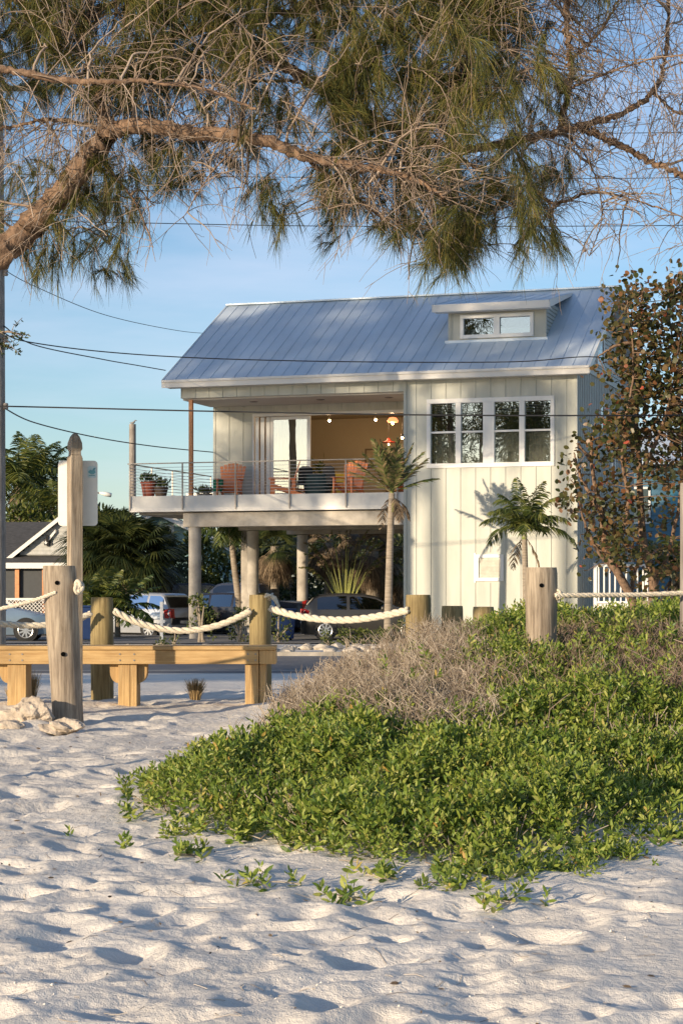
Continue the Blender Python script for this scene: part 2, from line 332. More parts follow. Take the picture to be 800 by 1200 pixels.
bp = t.nodes.new('ShaderNodeBump'); bp.inputs['Strength'].default_value = .7; bp.inputs['Distance'].default_value = .006
# far from the beach the same sheet is darker soil and grass
sx = t.nodes.new('ShaderNodeSeparateXYZ'); mr = t.nodes.new('ShaderNodeMapRange'); mr.inputs['From Min'].default_value = 58; mr.inputs['From Max'].default_value = 75
mxx = t.nodes.new('ShaderNodeMix'); mxx.data_type = 'RGBA'; mxx.inputs['B'].default_value = (.10,.10,.06,1)
for a_, b_ in ((tc.outputs['Object'], n1.inputs['Vector']), (tc.outputs['Object'], n2.inputs['Vector']), (tc.outputs['Object'], n3.inputs['Vector']), (n1.outputs['Fac'], r1.inputs['Fac']),
    (n3.outputs['Fac'], ad.inputs[0]), (n2.outputs['Fac'], ad.inputs[2]), (ad.outputs[0], bp.inputs['Height']), (bp.outputs[0], b.inputs['Normal']),
    (tc.outputs['Object'], sx.inputs[0]), (sx.outputs['Y'], mr.inputs['Value']), (mr.outputs[0], mxx.inputs['Factor']), (r1.outputs['Color'], mxx.inputs['A']), (mxx.outputs['Result'], b.inputs['Base Color'])):
    t.links.new(a_, b_)
mb = MB(); ny, nx = GX.shape; idx = np.arange(ny*nx).reshape(ny, nx)
mb.addq(np.stack([GX, GY, Z], -1), np.stack([idx[:-1,:-1], idx[:-1,1:], idx[1:,1:], idx[1:,:-1]], -1).reshape(-1,4))
tag(mb.build('ground', ms, smooth=True), kind='structure')
def gz(x, y):   # real height of the sheet
    i = int(np.clip(np.searchsorted(gx, x)-1, 0, nx-2)); j = int(np.clip(np.searchsorted(gy, y)-1, 0, ny-2))
    fx = (x-gx[i])/(gx[i+1]-gx[i]); fy = (y-gy[j])/(gy[j+1]-gy[j])
    return float((Z[j,i]*(1-fx)+Z[j,i+1]*fx)*(1-fy)+(Z[j+1,i]*(1-fx)+Z[j+1,i+1]*fx)*fy)
def gzv(x, y):
    i = np.clip(np.searchsorted(gx, x)-1, 0, nx-2); j = np.clip(np.searchsorted(gy, y)-1, 0, ny-2)
    fx = (x-gx[i])/(gx[i+1]-gx[i]); fy = (y-gy[j])/(gy[j+1]-gy[j])
    return (Z[j,i]*(1-fx)+Z[j,i+1]*fx)*(1-fy)+(Z[j+1,i]*(1-fx)+Z[j+1,i+1]*fx)*fy

# road, kerb, verge
def sheet(name, pts, z, m, h=0):
    mb = MB()
    if h: mb.prism([(x,y,z) for x,y in pts], (0,0,h))
    else: mb.add([(x,y,z) for x,y in pts], [tuple(range(len(pts)))])
    return tag(mb.build(name, m), kind='structure')
sheet('road', [(-200,38),(200,36),(200,45.5),(-200,47.5)], .004, 'asphalt')
sheet('road_line', [(-200,39.1),(200,37.1),(200,37.25),(-200,39.25)], .010, 'line')
sheet('road_line', [(-200,46.6),(200,44.6),(200,44.72),(-200,46.72)], .010, 'line')
sheet('parking_pad', [(-60,57.2),(30,57.2),(30,73),(-60,73)], .006, mat('concrete_pad', (.20,.19,.18), .9, var=.2, scale=1.5))
sheet('kerb', [(-200,47.5),(200,45.5),(200,45.65),(-200,47.65)], -.02, 'concrete', .12)

# ---------------------------------------------------------------- the beach house
TH = R(17.7); HO = Vector((7.15, 58.5, 0))
ex = Vector((math.cos(TH), -math.sin(TH), 0)); ey = Vector((math.sin(TH), math.cos(TH), 0))
def H(x, y, z=0): return HO+ex*x+ey*y+Vector((0,0,z))
house = empty('beach_house', HO, -TH, 'two storey cream board and batten beach house on columns with blue metal roof', 'house')
WL = -12.98; PR = -5.43; YB = 2.6; D_ = 10.9; FL = 4.65; CE = 7.82; ZE = 8.63; SL = .555; YR = 5.35
def rz(y): return ZE+SL*y if y <= YR else ZE+SL*(2*YR-y)
def wall_y(mb, x0, x1, z0, z1, y, th, holes):      # wall facing -y with rectangular holes (x0,x1,z0,z1)
    xs = sorted({x0, x1}|{h[i] for h in holes for i in (0,1)})
    for a, b_ in zip(xs[:-1], xs[1:]):
        hs = sorted([h for h in holes if h[0] <= a+1e-6 and h[1] >= b_-1e-6], key=lambda h: h[2]); z = z0
        for h in hs:
            if h[2] > z+1e-6: mb.box((a,y,z),(b_,y+th,h[2]))
            z = h[3]
        if z < z1-1e-6: mb.box((a,y,z),(b_,y+th,z1))
def battens(mb, x0, x1, z0, z1, y, sp=.475, holes=(), w_=.05, d=.022, off=.0):
    x = x0+off
    while x <= x1+1e-6:
        z = z0
        for h in sorted([h for h in holes if h[0]-.02 < x < h[1]+.02], key=lambda h: h[2]):
            if h[2] > z: mb.box((x-w_/2,y-d,z),(x+w_/2,y+.004,h[2]))
            z = h[3]
        if z < z1: mb.box((x-w_/2,y-d,z),(x+w_/2,y+.004,z1))
        x += sp
win_h = (-4.65,-.74,5.47,7.46)
mb = MB(); wall_y(mb, PR, 0, 0, 8.42, 0, .18, [win_h])
battens(mb, PR, 0, 0, 8.40, 0, .475, [(-4.70,-.69,5.42,7.51),(-3.22,-2.2,1.82,2.76)], off=.35)
mb.box((PR-.03,-.035,0),(PR+.06,.0035,8.41)); mb.box((-.07,-.035,0),(.03,.0035,8.41))
mb.box((PR-.03,0,0),(PR-.002,2.6,7.83)); mb.box((PR,.18,0),(PR+.15,D_-.2,4.62)); mb.box((PR,.18,4.66),(PR+.15,YB+.1,CE-.003))
mb.build('wall', 'siding', house)
mb = MB(); mb.box((WL,0,CE),(PR-.033,.18,8.41)); battens(mb, WL+.02, PR-.1, CE, 8.39, 0, .475, w_=.03)
mb.build('wall', 'siding', house)
# porch back wall
holes = [(-11.46,-5.6,FL,7.50)]
mb = MB(); wall_y(mb, WL+.1, PR-.033, FL, CE-.003, YB, .15, holes); battens(mb, WL+.16, -11.6, FL, CE-.01, YB, .5); battens(mb, -11.2, PR-.1, 7.55, CE-.01, YB, .475)
mb.box((WL+.1,YB+.15,3.9),(WL+.25,D_,8.2)); mb.build('wall', 'siding', house)
# rear wall and right gable wall
mb = MB(); mb.box((WL+.26,D_-.18,3.9),(-.19,D_,8.3)); mb.build('wall', 'gable_siding', house)
mb = MB(); mb.prism([(-.18,.182,0),(-.18,D_,0),(-.18,D_,rz(D_)-.08),(-.18,YR,rz(YR)-.10),(-.18,.182,rz(.182)-.10)], (.18,0,0))
y = .35
while y < D_: mb.box((-.002,y-.02,0),(.022,y+.02,8.42)); y += .30
for k in range(18):
    z = 8.62+k*.155; dy = (z+.12-ZE)/SL+.15
    if dy > YR-.3: break
    mb.prism([(0,dy,z),(.032,dy,z),(.008,dy,z+.15)], (0,2*(YR-dy),0))
mb.box((-.002,.1,8.42),(.045,D_,8.60)); mb.build('gable_wall', 'gable_siding', house)
mb = MB(); mb.prism([(WL+.26,.3,8.43),(WL+.26,D_-.2,8.2),(WL+.26,YR,rz(YR)-.14)], (-.15,0,0)); mb.build('gable_wall', 'gable_siding', house)
# roof with standing seams
X0, X1 = -13.45, .48; YF = -.45; YK = 2*YR+.45
mb = MB()
mb.prism([(X0,YF,rz(YF)-.09),(X0,YF,rz(YF)),(X0,YR,rz(YR)),(X0,YK,rz(YK)),(X0,YK,rz(YK)-.09),(X0,YR,rz(YR)-.09)], (X1-X0,0,0))
x = X0+.04
while x < X1:
    if not (-4.6 < x < -1.12): mb.beam((x,YF,rz(YF)+.012), (x,YR,rz(YR)+.012), .02, .014)
    else:
        mb.beam((x,YF,rz(YF)+.012), (x,1.45,rz(1.45)+.012), .02, .014)
    mb.beam((x,YR,rz(YR)+.012), (x,YK,rz(YK)+.012), .028, .045)
    x += .405
mb.beam((X0,YR,rz(YR)+.03),(X1,YR,rz(YR)+.03),.22,.05)
mb.build('roof', 'roof', house)
mb = MB(); mb.box((X0-.003,YF-.03,8.13),(X1+.003,YF-.002,8.372)); mb.box((X0+.05,YF,8.13),(X1-.03,YF+.03,8.30))
mb.box((X0,YF-.07,8.30),(X1,YF-.032,8.375)); mb.build('fascia', 'trim', house)
mb = MB(); mb.box((X0+.1,YF+.002,8.14),(X1-.1,-.002,8.17)); mb.build('soffit', 'trim', house)
mb = MB()
for xx in (X0-.02, X1):
    for ya, yb in ((YF,YR),(YK,YR)):
        mb = MB(); mb.prism([(xx,ya,rz(ya)-.22),(xx,ya,rz(ya)+.012),(xx,yb,rz(yb)+.012),(xx,yb,rz(yb)-.22)], (.02,0,0)); mb.build('rake_board', 'trim', house)

# soffit under right rake
mb = MB()
for xa in (.002, X0+.02):
    mb = MB(); mb.prism([(xa,.0,rz(0)-.13),(xa,.0,rz(0)-.10),(xa,YR,rz(YR)-.10),(xa,YR,rz(YR)-.13)], (.46,0,0)); mb.build('soffit', 'gable_siding', house)
# dormer
DX0, DX1, DY = -4.42, -1.30, 1.62; DZ0 = rz(DY); DZ1 = 10.52
yb_ = (DZ1+.12-ZE)/SL
mb = MB(); dh = (-4.0,-1.72,9.66,10.30)
wall_y(mb, DX0, DX1, DZ0-.1, DZ1, DY, .12, [dh]); battens(mb, DX0+.1, DX1, DZ0, DZ1-.01, DY, .6, [dh], w_=.03)
for xx in (DX0, DX1-.1): mb.prism([(xx,DY+.12,DZ0),(xx,3.55,rz(3.55)-.05),(xx,3.9,10.75),(xx,DY+.12,DZ1)], (.1,0,0))
for k in range(9):
    z = DZ0+.06+k*.13; ye = min(4.4,(z+.1-ZE)/SL)
    mb.prism([(DX1,DY,z),(DX1+.028,DY,z),(DX1+.006,DY,z+.125)], (0,ye-DY,0))
mb.box((DX1-.06,DY-.02,DZ0-.02),(DX1+.035,DY+.05,DZ1)); mb.box((DX0-.02,DY-.02,DZ0-.02),(DX0+.06,DY+.05,DZ1))
mb.build('dormer_wall', 'dormer_siding', house)
RX0, RX1, RY = DX0-.42, DX1+.22, DY-.45; s2 = (rz(4.95)+.01-10.62)/(4.95-RY)
mb = MB(); za = 10.62; zb = za+s2*(4.95-RY)
mb.prism([(RX0,RY,za-.05),(RX0,RY,za+.03),(RX0,4.95,zb+.03),(RX0,4.95,zb-.05)], (RX1-RX0,0,0))
x = RX0+.03
while x < RX1: mb.beam((x,RY,za+.04),(x,4.95,zb+.038),.02,.014); x += .405
mb.build('dormer_roof', 'roof', house)
mb = MB(); mb.box((RX0-.01,RY-.03,za-.20),(RX1+.01,RY-.002,za+.035))
for xx in (RX0-.02, RX1+.001): mb.prism([(xx,RY-.03,za-.2),(xx,RY-.03,za+.045),(xx,4.95,zb+.045),(xx,4.6,zb-.13)], (.02,0,0))
mb.box((RX0+.02,RY,za-.19),(RX1-.02,DY-.003,za-.16)); mb.build('dormer_fascia', 'trim', house)
mb = MB(); mb.box((DX0-.1,DY-.12,rz(DY-.06)-.03),(DX1+.1,DY-.022,rz(DY-.06)+.05)); mb.build('flashing', 'roof', house)

def window(parent, x0, x1, z0, z1, y, bars, rails=(), trim=.10, glassm='glass', name='window'):
    """casing proud of the wall at y; bars = x of mullions, rails = z of meeting rails"""
    mb = MB(); t_ = trim
    mb.box((x0-t_*.4,y-.045,z0-t_*.5),(x1+t_*.4,y+.05,z0+.06)); mb.box((x0-t_*.4,y-.045,z1-.06),(x1+t_*.4,y+.05,z1+t_*.5))
    mb.box((x0-t_*.4,y-.043,z0+.06),(x0+.06,y+.05,z1-.06)); mb.box((x1-.06,y-.043,z0+.06),(x1+t_*.4,y+.05,z1-.06))
    for bx, bw in bars: mb.box((bx-bw/2,y-.04,z0+.06),(bx+bw/2,y+.05,z1-.06))
    for rz_ in rails: mb.box((x0+.055,y-.01,rz_-.03),(x1-.055,y+.045,rz_+.03))
    f = mb.build(name, 'white', parent, bevel=.006)
    pb = MB(); pb.box((x0+.05,y+.055,z0+.05),(x1-.05,y+.062,z1-.05)); pb.build('pane', glassm, f)
    return f
wf = window(house, win_h[0], win_h[1], win_h[2], win_h[3], 0, [(-3.70,.17),(-2.735,.36),(-1.69,.17)], [6.50], trim=.16)
mb = MB(); mb.box((-4.55,.16,5.5),(-.84,.17,6.46)); mb.build('curtain', 'curtain', wf)
for a, b_ in ((-4.55,-3.78),(-2.58,-1.78)):
    mb = MB()
    for k in range(7): mb.box((a+.05,.09,7.40-k*.05-.012),(a+1.62,.10,7.40-k*.05))
    mb.build('blind', 'white', wf)
window(house, dh[0], dh[1], dh[2], dh[3], DY, [(-2.86,.20)], [], trim=.12)
# window in the gable, slot windows on the side
def sidewin(y0, y1, z0, z1):
    mb = MB(); mb.box((.0,y0-.1,z0-.1),(.06,y0,z1+.1)); mb.box((.0,y1,z0-.1),(.06,y1+.1,z1+.1)); mb.box((.0,y0,z0-.1),(.06,y1,z0)); mb.box((.0,y0,z1),(.06,y1,z1+.1))
    f = mb.build('window', 'white', house); pb = MB(); pb.box((.002,y0,z0),(.03,y1,z1)); pb.build('pane', 'carglass', f)
sidewin(3.4, 4.5, 8.95, 9.85)
sidewin(4.0, 4.6, 6.9, 7.6); sidewin(6.0, 6.6, 4.6, 6.4)
# vent / hatch
mb = MB(); x0,x1,z0,z1 = -3.15,-2.26,1.87,2.69
mb.box((x0,-.05,z0),(x1,.003,z0+.1)); mb.box((x0,-.05,z1-.1),(x1,.003,z1)); mb.box((x0,-.05,z0+.1),(x0+.1,.003,z1-.1)); mb.box((x1-.1,-.05,z0+.1),(x1,.003,z1-.1))
mb.box((x0-.05,-.028,z0-.05),(x0+.002,.003,z1+.05)); f = mb.build('vent_hatch', 'white', house)
mb = MB()
mb.box((x0+.1,-.008,z0+.1),(x1-.1,.001,z1-.1))
for k in range(12): mb.box((x0+.16,-.03,z0+.15+k*.045),(x1-.14,-.008,z0+.175+k*.045))
mb.build('louvre', mat('louvre', (.55,.52,.44), .6), f)
# porch ceiling + recessed lights
mb = MB(); mb.box((WL,.18,CE-.05),(PR-.033,YB-.002,CE)); mb.build('ceiling', 'ceil', house)
for xx in (-10.9,-8.6,-6.3):
    mb = MB(); mb.lathe([(.14,-.015),(.14,0)], (xx,1.2,CE-.052), 16); f = mb.build('recessed_light', 'steel', house)
    mb = MB(); mb.lathe([(.09,-.004),(.09,0)], (xx,1.2,CE-.068), 16); mb.build('lens', 'dark', f)
# floor slab, deck, beam, columns
DL = -14.7
mb = MB(); mb.box((WL-.0,.35,4.10),(PR-.035,D_-.2,FL-.03)); mb.build('floor_slab', 'concrete', house)
mb = MB(); mb.box((DL,.04,FL-.06),(PR-.04,YB-.003,FL)); mb.box((DL,YB,FL-.06),(WL+.095,7.3,FL)); mb.build('deck_floor', 'deckboard', house)
mb = MB(); mb.box((DL-.04,-.02,4.26),(PR-.035,.038,FL+.01)); mb.box((DL-.04,.04,4.26),(DL-.002,7.3,FL+.01)); mb.build('deck_fascia', 'fascia', house)
mb = MB(); mb.box((DL-.06,-.06,4.14),(PR-.035,.06,4.258)); mb.box((DL-.06,.062,4.14),(DL+.1,7.3,4.258)); mb.build('drip_board', 'trim', house)
mb = MB(); mb.box((DL+.1,.35,4.05),(WL-.002,7.25,4.16)); mb.build('deck_joists', 'concrete', house)
mb = MB(); mb.box((-12.95,.10,3.64),(PR-.035,.55,4.10)); mb.build('concrete_beam', 'concrete', house, bevel=.02)
for yy in (5.4, 10.5):
    mb = MB(); mb.box((-12.95,yy-.22,3.68),(PR-.035,yy+.22,4.098)); mb.build('concrete_beam', 'concrete', house)
for x_, y_ in ((-12.62,.33),(-12.45,5.3),(-12.4,10.5)):
    mb = MB(); mb.lathe([(.205,-.1),(.205,3.66)], (x_,y_,0), 28); mb.build('column', 'concrete', house, smooth='auto')
mb = MB(); mb.box((-12.99,5.55,0),(-12.70,5.85,4.04)); mb.build('column', 'concrete', house)
mb = MB(); mb.box((-12.72,.03,FL),(-12.60,.15,CE-.052)); mb.build('porch_post', 'rust', house)
# railing
def rpx(px):   # local x on the front plane for a pixel column
    d = Vector(((px-400)/F,1,0)); o = Vector((0,0,0))-HO
    t_ = -(o.dot(ey))/d.dot(ey); return (o+d*t_).dot(ex)
rail = []
px_posts = [rpx(p) for p in (215,277,340,406,466)]
for x_ in [DL-.05]+px_posts:
    mb = MB(); mb.box((x_-.02,-.10,4.20),(x_+.02,-.062,5.70)); mb.build('rail_post', 'steel', house)
for y_ in (1.8,3.6,5.4,7.2):
    mb = MB(); mb.box((DL-.10,y_-.02,4.20),(DL-.062,y_+.02,5.70)); mb.build('rail_post', 'steel', house)
mb = MB(); mb.box((DL-.12,-.11,5.70),(PR-.04,-.05,5.735)); mb.box((DL-.12,-.05,5.70),(DL-.06,7.2,5.735)); mb.build('handrail', 'steel', house)
mb = MB()
for k in range(9):
    z = 4.76+k*.103
    mb.tube([(DL-.06,-.08,z),(PR-.04,-.08,z)], .0075, 5); mb.tube([(DL-.08,-.06,z),(DL-.08,7.2,z)], .0075, 5)
mb.build('rail_cable', 'cable', house)
# sliding door (stacked leaves at left, one glass leaf)
mb = MB()
xa, xb = -11.46, -9.42
mb.box((xa,YB-.03,7.40),(PR-.3,YB+.10,7.50)); mb.box((xa,YB-.03,FL),(xa+.06,YB+.10,7.40)); mb.build('door_frame', 'white', house)
for k, (a, b_) in enumerate(((-11.36,-11.24),(-11.19,-11.05),(-11.0,-10.86))):
    mb = MB(); mb.box((a,YB-.01+k*.03,FL+.02),(b_,YB+.02+k*.03,7.38)); mb.build('door_leaf', 'white', house)
mb = MB(); a, b_ = -10.82, -9.42
mb.box((a,YB,FL+.02),(a+.09,YB+.05,7.38)); mb.box((b_-.12,YB,FL+.02),(b_,YB+.05,7.38)); mb.box((a+.09,YB,7.28),(b_-.12,YB+.05,7.38)); mb.box((a+.09,YB,FL+.02),(b_-.12,YB+.05,FL+.18))
f = mb.build('door_leaf', 'white', house); mb = MB(); mb.box((a+.09,YB+.02,FL+.18),(b_-.12,YB+.03,7.28)); mb.build('pane', 'doorglass', f)
# drapes behind the glass leaf
mb = MB(); n = 60; xs = np.linspace(-10.75,-9.5,n)
v = [(x_, YB+.35+.04*math.sin(x_*38), z_) for z_ in (FL+.02,7.4) for x_ in xs]; mb.add(v, [(i,i+1,n+i+1,n+i) for i in range(n-1)])
mb.build('drape', mat('drape', (.52,.45,.32), .9, var=.05), house)
# interior room
mb = MB(); mb.box((-12.7,8.0,FL),(-5.2,8.1,7.75)); mb.box((-5.27,YB+.16,FL),(-5.2,7.99,7.75)); mb.box((-12.7,YB+.16,FL),(-12.63,7.99,7.75)); mb.build('room_wall', 'room', house)
mb = MB(); mb.box((-12.7,YB+.16,7.752),(-5.2,8.1,7.80)); mb.build('room_ceiling', 'room', house)
mb = MB(); mb.box((-12.7,YB-.002,FL-.03),(-5.2,8.1,FL)); mb.build('room_floor', 'deckboard', house)
mb = MB(); mb.box((PR+.16,.9,4.6),(-.2,.95,8.3)); mb.box((PR+.16,.19,4.62),(-.2,.9,4.66)); mb.build('room_wall', 'unlitroom', house)  # dark panel close behind the glass, painted as an unlit room
mb = MB(); mb.box((DX0+.11,DY+.9,9.4),(DX1-.11,DY+.95,10.4)); mb.build('room_wall', 'unlitroom', house)  # same dark panel for the unlit space behind the dormer window

# lamps in the room
def pl(px, py, yl):   # pixel on house plane y=yl -> world
    d = Vector(((px-400)/F,1,-(py-690)/F)); o = Vector((0,0,CH))-HO; t_ = (yl-o.dot(ey))/d.dot(ey); return Vector((0,0,CH))+d*t_
def loc_of(v): q = v-HO; return q.dot(ex), q.dot(ey), q.z
def hung(px, py, yl, name, label, shade, shm, e, bulbr=.045, group=None):
    p = pl(px, py, yl); top = 7.75-p.z
    t_ = empty(name, p, -TH, label, 'lamp', group)
    mb = MB(); mb.tube([(0,0,.04),(0,0,top)], .008, 6); mb.lathe([(.06,top-.03),(.06,top)], (0,0,0), 12); mb.build('cord', 'dark', t_)
    mb = MB(); mb.lathe(shade, (0,0,0), 20); mb.build('lamp_shade', shm, t_, smooth=True)
    mb = MB(); mb.lathe([(.001,-bulbr),(bulbr*.7,-bulbr*.7),(bulbr,0),(bulbr*.7,bulbr*.7),(.001,bulbr)], (0,0,-.09), 12); mb.build('bulb', 'bulb', t_, smooth=True)
    if e:
        ld = bpy.data.lights.new('bulb_light', 'POINT'); ld.energy = e; ld.color = (1,.66,.36); ld.shadow_soft_size = .05
        lo = bpy.data.objects.new('bulb_light', ld); C.objects.link(lo); lo.parent = t_; lo.location = (0,-.1,-.16)
    return t_
sp = [(.02,.05),(.05,.04),(.055,-.05),(.05,-.06)]
hung(386, 490, 5.0, 'ceiling_spot', 'small bright spot lamp shining near the open doorway, leftmost lamp of the room', sp, 'dark', 36)
hung(440, 489, 5.0, 'ceiling_spot', 'small bright spot lamp just left of the glowing orange pendant', sp, 'dark', 36)
hung(460, 493, 4.6, 'pendant_lamp', 'glowing orange pendant lamp hanging in the open living room', [(.03,.12),(.12,.10),(.19,.0),(.17,-.06)], 'shade_glow', 22)
hung(455, 518, 4.8, 'pendant_lamp', 'dark red wide brimmed pendant lamp hanging lowest in the living room', [(.03,.14),(.07,.08),(.10,.04),(.24,-.01),(.24,-.02)], mat('red_enamel', (.22,.02,.01), .4), 0, .03)
hung(471, 510, 4.6, 'ceiling_spot', 'small bright lamp beside the cream wall corner, right of the red pendant', sp, 'dark', 10)
# room furniture
def hx(px, y): # local x for pixel column at local depth y
    d = Vector(((px-400)/F,1,0)); o = -HO; t_ = (y-o.dot(ey))/d.dot(ey); return (o+d*t_).dot(ex)
def local_thing(name, x, y, label, cat, rot=0, z=FL, group=None): return empty(name, H(x,y,z), -TH+rot, label, cat, group)
t_ = local_thing('picture', -8.35, 7.96, 'dark wide framed picture on the beige living room wall', 'picture')
mb = MB(); mb.box((-.8,-.05,1.35),(.8,0,2.0)); f = mb.build('picture_frame', mat('frame_brown', (.10,.07,.04), .6), t_); mb = MB(); mb.box((-.74,-.06,1.41),(.74,-.051,1.94)); mb.build('picture_sheet', mat('picture_sheet', (.36,.30,.19), .6, var=.3, scale=3), t_)
t_ = local_thing('picture', -6.5, 7.96, 'dark framed picture with grey sheet behind the red pendant', 'picture')
mb = MB(); mb.box((-.45,-.05,1.25),(.45,0,1.95)); mb.build('picture_frame', 'dark', t_); mb = MB(); mb.box((-.38,-.06,1.32),(.38,-.051,1.88)); mb.build('picture_sheet', mat('grey_sheet', (.28,.25,.2), .6, var=.3), t_)
def sofa(x, y, label, m, wd=1.9):
    t_ = local_thing('sofa', x, y, label, 'sofa')
    mb = MB(); mb.box((-wd/2,-.45,.12),(wd/2,.3,.45)); mb.build('seat', m, t_, bevel=.05)
    mb = MB(); mb.box((-wd/2,.3,.12),(wd/2,.5,.9)); mb.build('backrest', m, t_, bevel=.06)
    for s_ in (-1,1): mb = MB(); mb.box((s_*wd/2-.1,-.45,.12),(s_*wd/2+.1,.5,.62)); mb.build('armrest', m, t_, bevel=.05)
    for a in (-1,1):
        for b_ in (-.38,.4): mb = MB(); mb.box((a*wd*.45-.03,b_-.03,0),(a*wd*.45+.03,b_+.03,.125)); mb.build('leg', 'dark', t_)
sofa(-6.5, 6.6, 'brown sofa inside the living room behind the cable rail', mat('brown_cloth', (.10,.06,.04), .9))

t_ = local_thing('floor_plant', hx(372,4.2), 4.2, 'leafy green plant inside the room just right of the glass door', 'plant')
mb = MB(); mb.lathe([(.16,0),(.22,.4),(.2,.4),(.18,.36)], (0,0,0), 18); mb.build('pot', 'brownpot', t_, smooth='auto')
mb = MB(); n_ = 110; B_ = rng.normal(size=(n_,3))*np.array([.16,.16,.22])+np.array([0,0,.95]); leaves(mb, B_, rdir(n_)+np.array([0,0,.5]), rng.uniform(.15,.34,n_), rng.uniform(.025,.045,n_))
for k in range(6): mb.tube([(0,0,.35),(.1*math.cos(k),.1*math.sin(k),1.0)], .01, 4)
mb.build('foliage', 'mid_leaf', t_)
t_ = local_thing('armchair', hx(396,5.4), 5.6, 'yellow green armchair inside the room beyond the deck chairs', 'chair', R(20))
yc = mat('yellow_cloth', (.42,.36,.06), .85)
mb = MB(); mb.box((-.36,-.36,.14),(.36,.22,.44)); mb.build('seat', yc, t_, bevel=.05); mb = MB(); mb.box((-.36,.22,.14),(.36,.40,1.02)); mb.build('backrest', yc, t_, bevel=.06)
for s_ in (-1,1): mb = MB(); mb.box((s_*.42-.07,-.36,.14),(s_*.42+.07,.40,.62)); mb.build('armrest', yc, t_, bevel=.04)
for a in (-.36,.36):
    for b_ in (-.3,.34): mb = MB(); mb.box((a-.02,b_-.02,0),(a+.02,b_+.02,.14)); mb.build('leg', 'dark', t_)
t_ = local_thing('sideboard', -7.3, 7.6, 'dark wooden sideboard against the far wall of the room', 'sideboard')
mb = MB(); mb.box((-.9,-.25,.12),(.9,.25,.98)); mb.build('carcass', 'brownpot', t_, bevel=.01)
for k in range(3): mb = MB(); mb.box((-.86+k*.58,-.27,.18),(-.32+k*.58,-.252,.92)); d_ = mb.build('door', mat('dark_walnut', (.09,.05,.03), .5), t_); mb = MB(); mb.box((-.40+k*.58,-.29,.5),(-.37+k*.58,-.272,.62)); mb.build('handle', 'steel', d_)
for a in (-.82,.82): mb = MB(); mb.box((a-.03,-.2,0),(a+.03,.2,.12)); mb.build('leg', 'dark', t_)

# ---------------------------------------------------------------- porch furniture
def adirondack(x, y, rot, label):
    t_ = local_thing('adirondack_chair', x, y, label, 'chair', rot, group='orange deck chairs on the porch')
    # faces -y locally
    mb = MB()
    for k in range(6):
        yy = -.30+k*.105; zz = .36-k*.030; mb.box((-.27,yy-.045,zz),(.27,yy+.045,zz+.022))
    mb.build('seat', 'orange', t_)
    mb = MB(); n = 7
    for k in range(n):
        u = (k-(n-1)/2)/((n-1)/2); xb = u*.24; xt = u*.36; top = 1.12-.10*abs(u)**2
        p0 = Vector((xb,.24,.16)); p1 = Vector((xt,.24+.30*(top-.16),top)); mb.beam(p0, p1, .098, .02, (0,-1,.3))
    mb.beam((-.27,.36,.42),(.27,.36,.42),.03,.07); mb.beam((-.29,.45,.80),(.29,.45,.80),.03,.07); mb.build('backrest', 'orange', t_)
    for s_ in (-1,1):
        mb = MB(); mb.prism([(s_*.26,-.42,.56),(s_*.40,-.40,.56),(s_*.39,-.1,.56),(s_*.33,.42,.56),(s_*.28,.42,.56)], (0,0,.024)); mb.build('armrest', 'orange', t_)
        mb = MB(); mb.box((s_*.31-.02,-.36,0),(s_*.31+.02,-.24,.558)); mb.build('leg', 'orange', t_)
        mb = MB(); mb.beam((s_*.285,-.36,.34),(s_*.285,.62,.02),.022,.10); mb.box((s_*.30-.015,.30,.10),(s_*.30+.015,.38,.558)); mb.build('leg', 'orange', t_)
    t_.scale = (1.08,1.08,1.04); return t_
adirondack(hx(269,1.5), 1.5, R(8), 'orange slatted deck chair facing the rail, leftmost, with green towel on its arm')
adirondack(hx(331,1.4), 1.4, R(-68), 'orange slatted deck chair turned sideways in front of the glass door')
adirondack(hx(408,1.5), 1.5, R(-12), 'orange slatted deck chair facing the rail in front of the open room')
adirondack(hx(473,1.9), 1.9, R(30), 'orange slatted deck chair half hidden behind the tall windswept palm')
t_ = local_thing('towel', hx(256,1.4), 1.38, 'green towel draped over the leftmost orange chair arm', 'towel')
mb = MB(); n = 10
for s_ in (-1,1):
    v = [(-.16+.32*i/n, s_*.06+.012*math.sin(i*1.7), z_) for z_ in (.20+.06*(s_>0),.59) for i in range(n+1)]
    mb.add(v, [(i,i+1,n+2+i,n+1+i) for i in range(n)])
v = [(-.16+.32*i/n, yy, .592) for yy in (-.06,.06) for i in range(n+1)]; mb.add(v, [(i,i+1,n+2+i,n+1+i) for i in range(n)])
o = mb.build('towel_cloth', 'greencloth', t_); o.modifiers.new('s','SOLIDIFY').thickness = .012
t_ = local_thing('dining_table', hx(372,2.0), 2.05, 'round table under dark teal cloth between the deck chairs', 'table')
mb = MB(); mb.lathe([(.40,0.04),(.47,.3),(.50,.70),(.50,.74),(.001,.75)], (0,0,0), 30); mb.build('tablecloth', 'darkteal', t_); mb = MB(); mb.lathe([(.2,0),(.2,.05)], (0,0,0), 16); mb.build('base', 'dark', t_)
def dark_chair(x, y, rot, label):
    t_ = local_thing('patio_chair', x, y, label, 'chair', rot, group='dark patio chairs at the covered table')
    mb = MB(); mb.box((-.25,-.25,.40),(.25,.25,.46)); mb.build('seat', 'dark', t_, bevel=.01)
    mb = MB(); mb.prism([(-.25,.22,.46),(.25,.22,.46),(.24,.30,.92),(.12,.31,1.0),(-.12,.31,1.0),(-.24,.30,.92)], (0,.03,0)); mb.build('backrest', 'dark', t_)
    for a in (-1,1):
        for b_ in (-1,1): mb = MB(); mb.box((a*.22-.015,b_*.22-.015,0),(a*.22+.015,b_*.22+.015,.40)); mb.build('leg', 'dark', t_)
